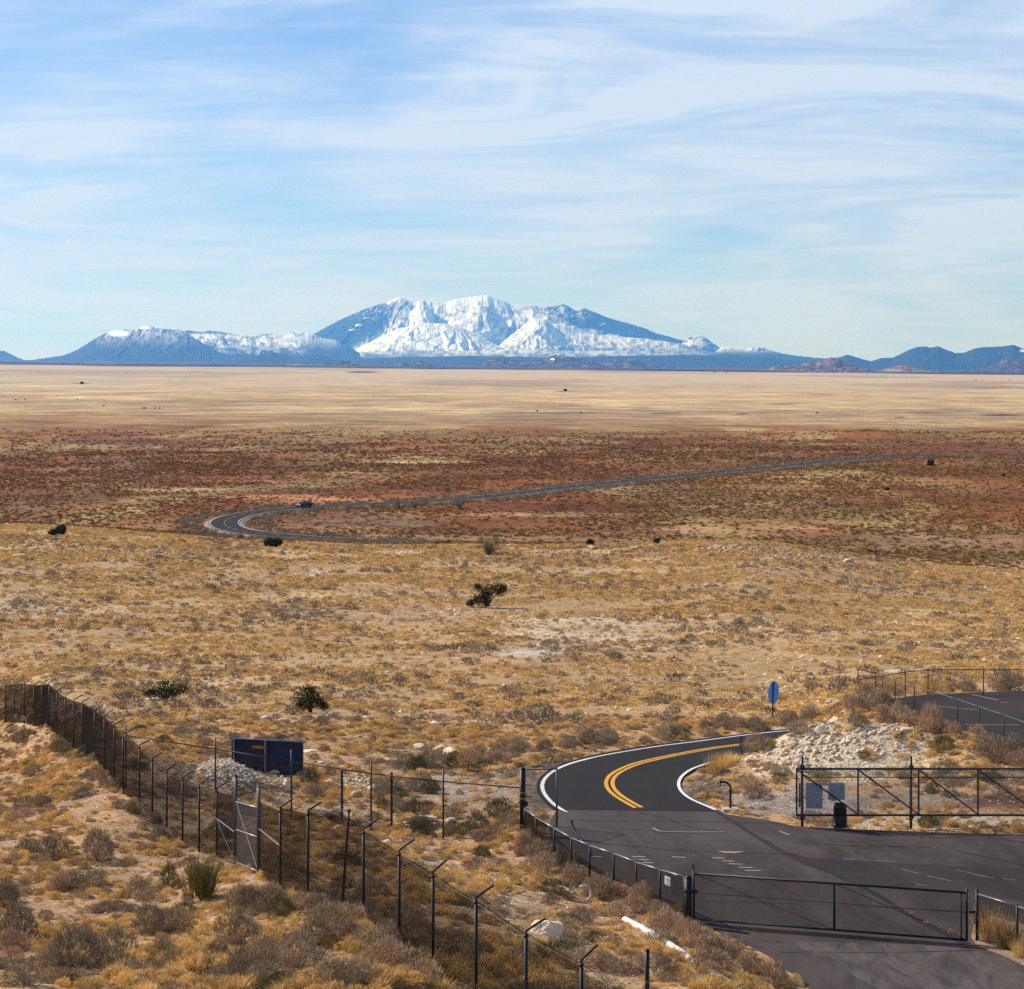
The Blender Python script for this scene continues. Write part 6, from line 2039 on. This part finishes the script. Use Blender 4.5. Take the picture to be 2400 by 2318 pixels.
def veg_mask(X, Y):
    """0..1, less on gravel, clearings and rubble"""
    px, py = pxpy(X, Y)
    m = np.ones(X.shape)
    for (a, b, rx, ry, k) in ((1080, 1850, 130, 36, .95), (1900, 1870, 230, 40, .93), (1960, 1765, 230, 56, .84), (2250, 1900, 260, 40, .85), (560, 1805, 110, 30, .7), (1290, 1800, 90, 25, .9), (1230, 1850, 60, 50, .8), (330, 1930, 160, 50, .6), (1330, 1470, 180, 34, .55), (1000, 1430, 230, 30, .5), (740, 1345, 60, 10, .6), (1240, 1528, 80, 12, .8), (930, 1295, 80, 9, .7)):
        m = m * (1 - k * np.exp(-(((px - a) / rx) ** 2 + ((py - b) / ry) ** 2) ** 2))
    return m


X, Y = wedge(15000, 44, 112, gx_)
ok = clear(X, Y) & (gx_.uniform(0, 1, X.shape) < veg_mask(X, Y) * smooth(.34, .60, dens_field(X, Y, 51, 2.6)))
X, Y = X[ok], Y[ok]
px, py = pxpy(X, Y)
inview = (px > -40) & (px < 2440) & (py < 2350)
order = np.argsort(Y + 1000 * (~inview))
near_i = order[:300]
rest_near = np.setdiff1d(np.arange(len(X)), near_i)
for i in near_i:
    me = random.choice(TUFT + TUFTS[:2])
    s = random.uniform(.55, 1.25)
    if px[i] < 1300 and Y[i] > 0:
        lab, grp = 'golden dry bunchgrass tuft on the near sandy slope around the tall fence', 'golden grass tufts on the near slope'
    else:
        lab, grp = '', 'golden grass tufts on the near slope'
    lab = describe(px[i], py[i], s, .72, 1.08, 'golden bunchgrass tuft' if me in TUFT else 'pale straw grass tuft')
    place('bunchgrass', me, X[i], Y[i], (s, s, s * random.uniform(.8, 1.1)), lab, 'grass tuft', grp)
tuft_rest = (X[rest_near], Y[rest_near])
# mid-size scrub near, individually
X, Y = wedge(1700, 45, 112, gx_)
ok = clear(X, Y, .5) & (gx_.uniform(0, 1, X.shape) < .95 * veg_mask(X, Y) * smooth(.45, .60, dens_field(X + 40, Y, 53, 4.0)))
X, Y = X[ok][:190], Y[ok][:190]
px, py = pxpy(X, Y)
for i in range(len(X)):
    me = random.choice(BUSH + BUSH + BUSHP + BUSHO)
    s = random.uniform(.45, .95) * (1.0 if Y[i] < 90 else .8)
    lab, grp = (('small grey brown scrub bush on the near sandy slope', 'scrub bushes on the near slope') if px[i] < 1250 else ('', 'scrub bushes on the near slope'))
    lab = describe(px[i], py[i], s, .55, .8, 'grey brown scrub bush' if me in BUSH else 'pinkish dry scrub bush' if me in BUSHP else 'olive scrub bush')
    place('scrub_bush', me, X[i], Y[i], (s, s, s * random.uniform(.7, 1.0)), lab, 'scrub', grp)


# ------------------------------------------------------------------ stuff: ground cover by geometry nodes
def instancer(name, label, X, Y, S, meshes, seed, sink=.02, tilt=0.0):
    g = np.random.default_rng(seed)
    n = len(X)
    Z = hgt(X, Y) - sink
    me = bpy.data.meshes.new(name)
    me.vertices.add(n)
    me.vertices.foreach_set('co', np.stack([X, Y, Z], -1).astype(np.float32).ravel())
    for nm, typ, arr in (('scl', 'FLOAT_VECTOR', np.stack([S, S, S * g.uniform(.7, 1.15, n)], -1)), ('rot', 'FLOAT', g.uniform(0, 6.283, n)), ('pick', 'INT', g.integers(0, len(meshes), n))):
        at_ = me.attributes.new(nm, typ, 'POINT')
        at_.data.foreach_set('vector' if typ == 'FLOAT_VECTOR' else 'value', arr.astype(np.float32 if typ != 'INT' else np.int32).ravel())
    o = link(name, me)
    src = bpy.data.collections.new(name + '_sources')
    for i, m_ in enumerate(meshes):
        so = bpy.data.objects.new('%02d_%s' % (i, m_.name), m_)
        src.objects.link(so)
    ng = bpy.data.node_groups.new(name, 'GeometryNodeTree')
    ng.interface.new_socket('Geometry', in_out='INPUT', socket_type='NodeSocketGeometry')
    ng.interface.new_socket('Geometry', in_out='OUTPUT', socket_type='NodeSocketGeometry')
    N, L = ng.nodes.new, ng.links.new
    gi, go = N('NodeGroupInput'), N('NodeGroupOutput')
    m2p = N('GeometryNodeMeshToPoints')
    m2p.inputs['Radius'].default_value = 0.001
    iop = N('GeometryNodeInstanceOnPoints')
    ci = N('GeometryNodeCollectionInfo')
    ci.inputs['Collection'].default_value = src
    ci.inputs['Separate Children'].default_value = True
    ci.inputs['Reset Children'].default_value = True

    def na(nm, typ):
        a = N('GeometryNodeInputNamedAttribute')
        a.data_type = typ
        a.inputs['Name'].default_value = nm
        return a.outputs['Attribute']
    cx_ = N('ShaderNodeCombineXYZ')
    L(na('rot', 'FLOAT'), cx_.inputs[2])
    L(gi.outputs[0], m2p.inputs[0])
    L(m2p.outputs[0], iop.inputs['Points'])
    L(ci.outputs[0], iop.inputs['Instance'])
    iop.inputs['Pick Instance'].default_value = True
    L(na('pick', 'INT'), iop.inputs['Instance Index'])
    L(cx_.outputs[0], iop.inputs['Rotation'])
    L(na('scl', 'FLOAT_VECTOR'), iop.inputs['Scale'])
    L(iop.outputs[0], go.inputs[0])
    md = o.modifiers.new('cover', 'NODES')
    md.node_group = ng
    setp(o, label, kind='stuff')
    return o


g = np.random.default_rng(911)
X, Y = tuft_rest
instancer('dry_grass', 'smaller golden grass tufts covering the ground around the fences', X, Y, g.uniform(.35, .9, len(X)), TUFT + TUFTS, 1)
X, Y = wedge(60000, 44, 116, g)
ok = clear(X, Y, .3) & (g.uniform(0, 1, X.shape) < .25 + .6 * smooth(.45, .6, dens_field(X, Y, 55, 1.8)))
X, Y = X[ok], Y[ok]
instancer('gravel', 'small loose stones scattered over the near sandy ground', X, Y, .015 + .085 * g.uniform(0, 1, len(X)) ** 4, PEB, 2, 0)
X, Y = wedge(15000, 44, 116, g)
ok = clear(X, Y, .3) & (g.uniform(0, 1, X.shape) < veg_mask(X, Y))
X, Y = X[ok], Y[ok]
instancer('low_grass', 'thin short dry grass between the tufts of the near ground', X, Y, g.uniform(.15, .42, len(X)), TUFTS + TUFT[:1] + BUSHP[:1], 3)
# mid slope
X, Y = wedge(115000, 110, 385, g)
dn = dens_field(X, Y, 57, 9.0)
ok = clear(X, Y, .4) & (g.uniform(0, 1, X.shape) < veg_mask(X, Y) * (.12 + .88 * smooth(.40, .60, dn)))
X, Y = X[ok], Y[ok]
instancer('slope_grass', 'straw and gold grass tufts covering the long slope beyond the road', X, Y, (.30 + .75 * g.uniform(0, 1, len(X)) ** 1.6) * (1 + smooth(150, 350, Y) * .25), LOWT, 4)
X, Y = wedge(15000, 108, 385, g)
ok = clear(X, Y, .6) & (g.uniform(0, 1, X.shape) < veg_mask(X, Y) * (.2 + .8 * smooth(.42, .62, dens_field(X, Y, 58, 12.0))))
X, Y = X[ok], Y[ok]
instancer('slope_scrub', 'dark little scrub bushes dotted over the long slope beyond the road', X, Y, .40 + .85 * g.uniform(0, 1, len(X)) ** 3, LOWB, 5)
X, Y = wedge(26000, 112, 385, g)
px, py = pxpy(X, Y)
stony = .25 + .75 * smooth(.48, .62, dens_field(X, Y, 59, 22.0))
for (a, b, rx, ry) in ((1350, 1480, 220, 50), (950, 1420, 260, 50), (100, 1400, 160, 60), (1000, 1310, 200, 24), (1750, 1310, 250, 30), (450, 1340, 260, 40)):
    stony = np.maximum(stony, np.exp(-((px - a) / rx) ** 2 - ((py - b) / ry) ** 2))
ok = clear(X, Y, .5) & (g.uniform(0, 1, X.shape) < stony)
X, Y = X[ok], Y[ok]
instancer('slope_stones', 'tan and pale stones strewn over the long slope beyond the road', X, Y, .06 + .26 * g.uniform(0, 1, len(X)) ** 4, PEB, 6, 0)
# roadside brush on the far loop
dist_ok = []
k = g.integers(0, len(fx), 2600)
sgn_ = g.choice([-1, 1], 2600)
off_ = 6.0 + 6.5 * g.uniform(0, 1, 2600) ** 1.6
dxr, dyr = np.gradient(fx), np.gradient(fy)
ln = np.hypot(dxr, dyr)
X = fx[k] - dyr[k] / ln[k] * off_ * sgn_ + g.normal(0, .8, 2600)
Y = fy[k] + dxr[k] / ln[k] * off_ * sgn_ + g.normal(0, .8, 2600)


def road_far(X, Y):
    d = np.full(X.shape, 1e9)
    for i in range(0, len(fx), 2):
        d = np.minimum(d, (X - fx[i]) ** 2 + (Y - fy[i]) ** 2)
    return np.sqrt(d)


ok = road_far(X, Y) > 5.6
X, Y = X[ok], Y[ok]
instancer('roadside_brush', 'grey brush and yellow grass lining the far road', X, Y, g.uniform(.8, 2.2, len(X)), LOWB[:3] + LOWB[:3] + LOWT[3:5], 7)
X, Y = wedge(170000, 385, 1350, g)
dn = dens_field(X, Y, 61, 30.0)
px, py = pxpy(X, Y)
bare = np.zeros(X.shape)
for (a, b, rx, ry) in ((640, 1165, 230, 8), (720, 1178, 220, 9), (500, 1149, 250, 6), (560, 1130, 170, 6), (620, 1120, 200, 5), (1330, 1186, 260, 13), (1600, 1241, 130, 5), (1880, 1238, 80, 4), (2130, 1258, 110, 5), (2330, 1268, 150, 6), (2240, 1048, 190, 13), (940, 1080, 110, 9), (700, 1140, 180, 5), (1300, 1207, 240, 7), (560, 1056, 130, 4), (1650, 1095, 230, 12), (300, 1035, 220, 7)):
    bare = np.maximum(bare, np.exp(-(((px - a) / rx) ** 2 + ((py - b) / ry) ** 2) ** 2))
dn = dn - .22 * bare * smooth(.3, .5, fbm(X / 14, Y / 30, 3, 62))
ok = (g.uniform(0, 1, X.shape) < (.25 + .75 * smooth(.35, .6, dn)) * (1 - smooth(700, 1350, Y) ** .6)) & (road_far(X, Y) > 6.5)
X, Y = X[ok], Y[ok]
instancer('plain_scrub', 'low brown scrub covering the red and brown plain', X, Y, (.5 + .8 * g.uniform(0, 1, len(X)) ** 2) * (1 + .5 * smooth(600, 1050, Y)), PLN, 8)

# ------------------------------------------------------------------ far settlement
M_ow = mat('far_white', (.75, .73, .70))
M_oo = mat('far_orange_wall', (.55, .30, .20))
M_roof = mat('far_roof', (.30, .20, .16))
for (px, w_, h_, m) in ((1667, 5, 4, M_oo), (1674, 9, 6, M_oo), (1695, 5, 8, M_oo), (1702, 4, 9, M_oo), (1894, 3, 3, M_ow), (1900, 4, 4, M_ow), (1911, 4, 3, M_ow), (1926, 3, 3, M_ow), (1930, 4, 4, M_ow), (1936, 3, 3, M_ow), (1946, 3, 2.5, M_ow), (1971, 5, 4, M_ow), (1983, 5, 4, M_ow)):
    D = 11500
    x = (px - CX) / F * D
    z = gz(x, D)
    s = D / F
    nm = 'tower_house' if h_ > 7 else 'house'
    r = empty(nm, (x, D, z), ('tiny tower like orange building on the far edge of the plain' if h_ > 7 else 'tiny orange walled building on the far edge of the plain') if m is M_oo else 'tiny white building of the settlement below the volcanic cone', 'building', 'orange buildings on the plain edge' if m is M_oo else 'white buildings below the cone')
    W_, Hh_ = w_ * s, h_ * s
    b = MB().box((0, 0, Hh_ * .35), (W_, W_, Hh_ * .7))
    b.build('wall', m, r)
    b = MB()
    b.prism([(-W_ * .55, -W_ * .55, Hh_ * .7), (W_ * .55, -W_ * .55, Hh_ * .7), (0, -W_ * .55, Hh_)], (0, W_ * 1.1, 0))
    b.build('roof', m if m is M_ow else M_roof, r)
for (px, py, lab) in ((2031, 880, 'white truck at the left end of the far highway'), (2068, 882, 'white truck following on the far highway'), (2125, 885, 'white truck in the middle of the far highway'), (2285, 891, 'white truck on the right stretch of the far highway'), (2302, 891, 'small white van behind the truck on the far highway'), (2364, 892, 'white and dark truck at the right end of the far highway')):
    p = at(px, py, 420)
    s = p.y / F
    r = empty('truck', p, lab, 'truck')
    w_ = 6.0 * s if 'van' not in lab else 3 * s
    MB().box((0, 0, 1.0 * s + .3), (w_, 2.6, 1.8 * s)).build('trailer', M_ow, r)
    MB().box((w_ * .62, 0, .8 * s), (w_ * .22, 2.5, 1.4 * s)).build('cab', M_gal if 'dark' in lab else M_ow, r)
    for dx in (-.35, 0, .62):
        MB().tube([(dx * w_, -1.3, .5), (dx * w_, 1.3, .5)], .55, 8).build('wheel', M_tyre, r)
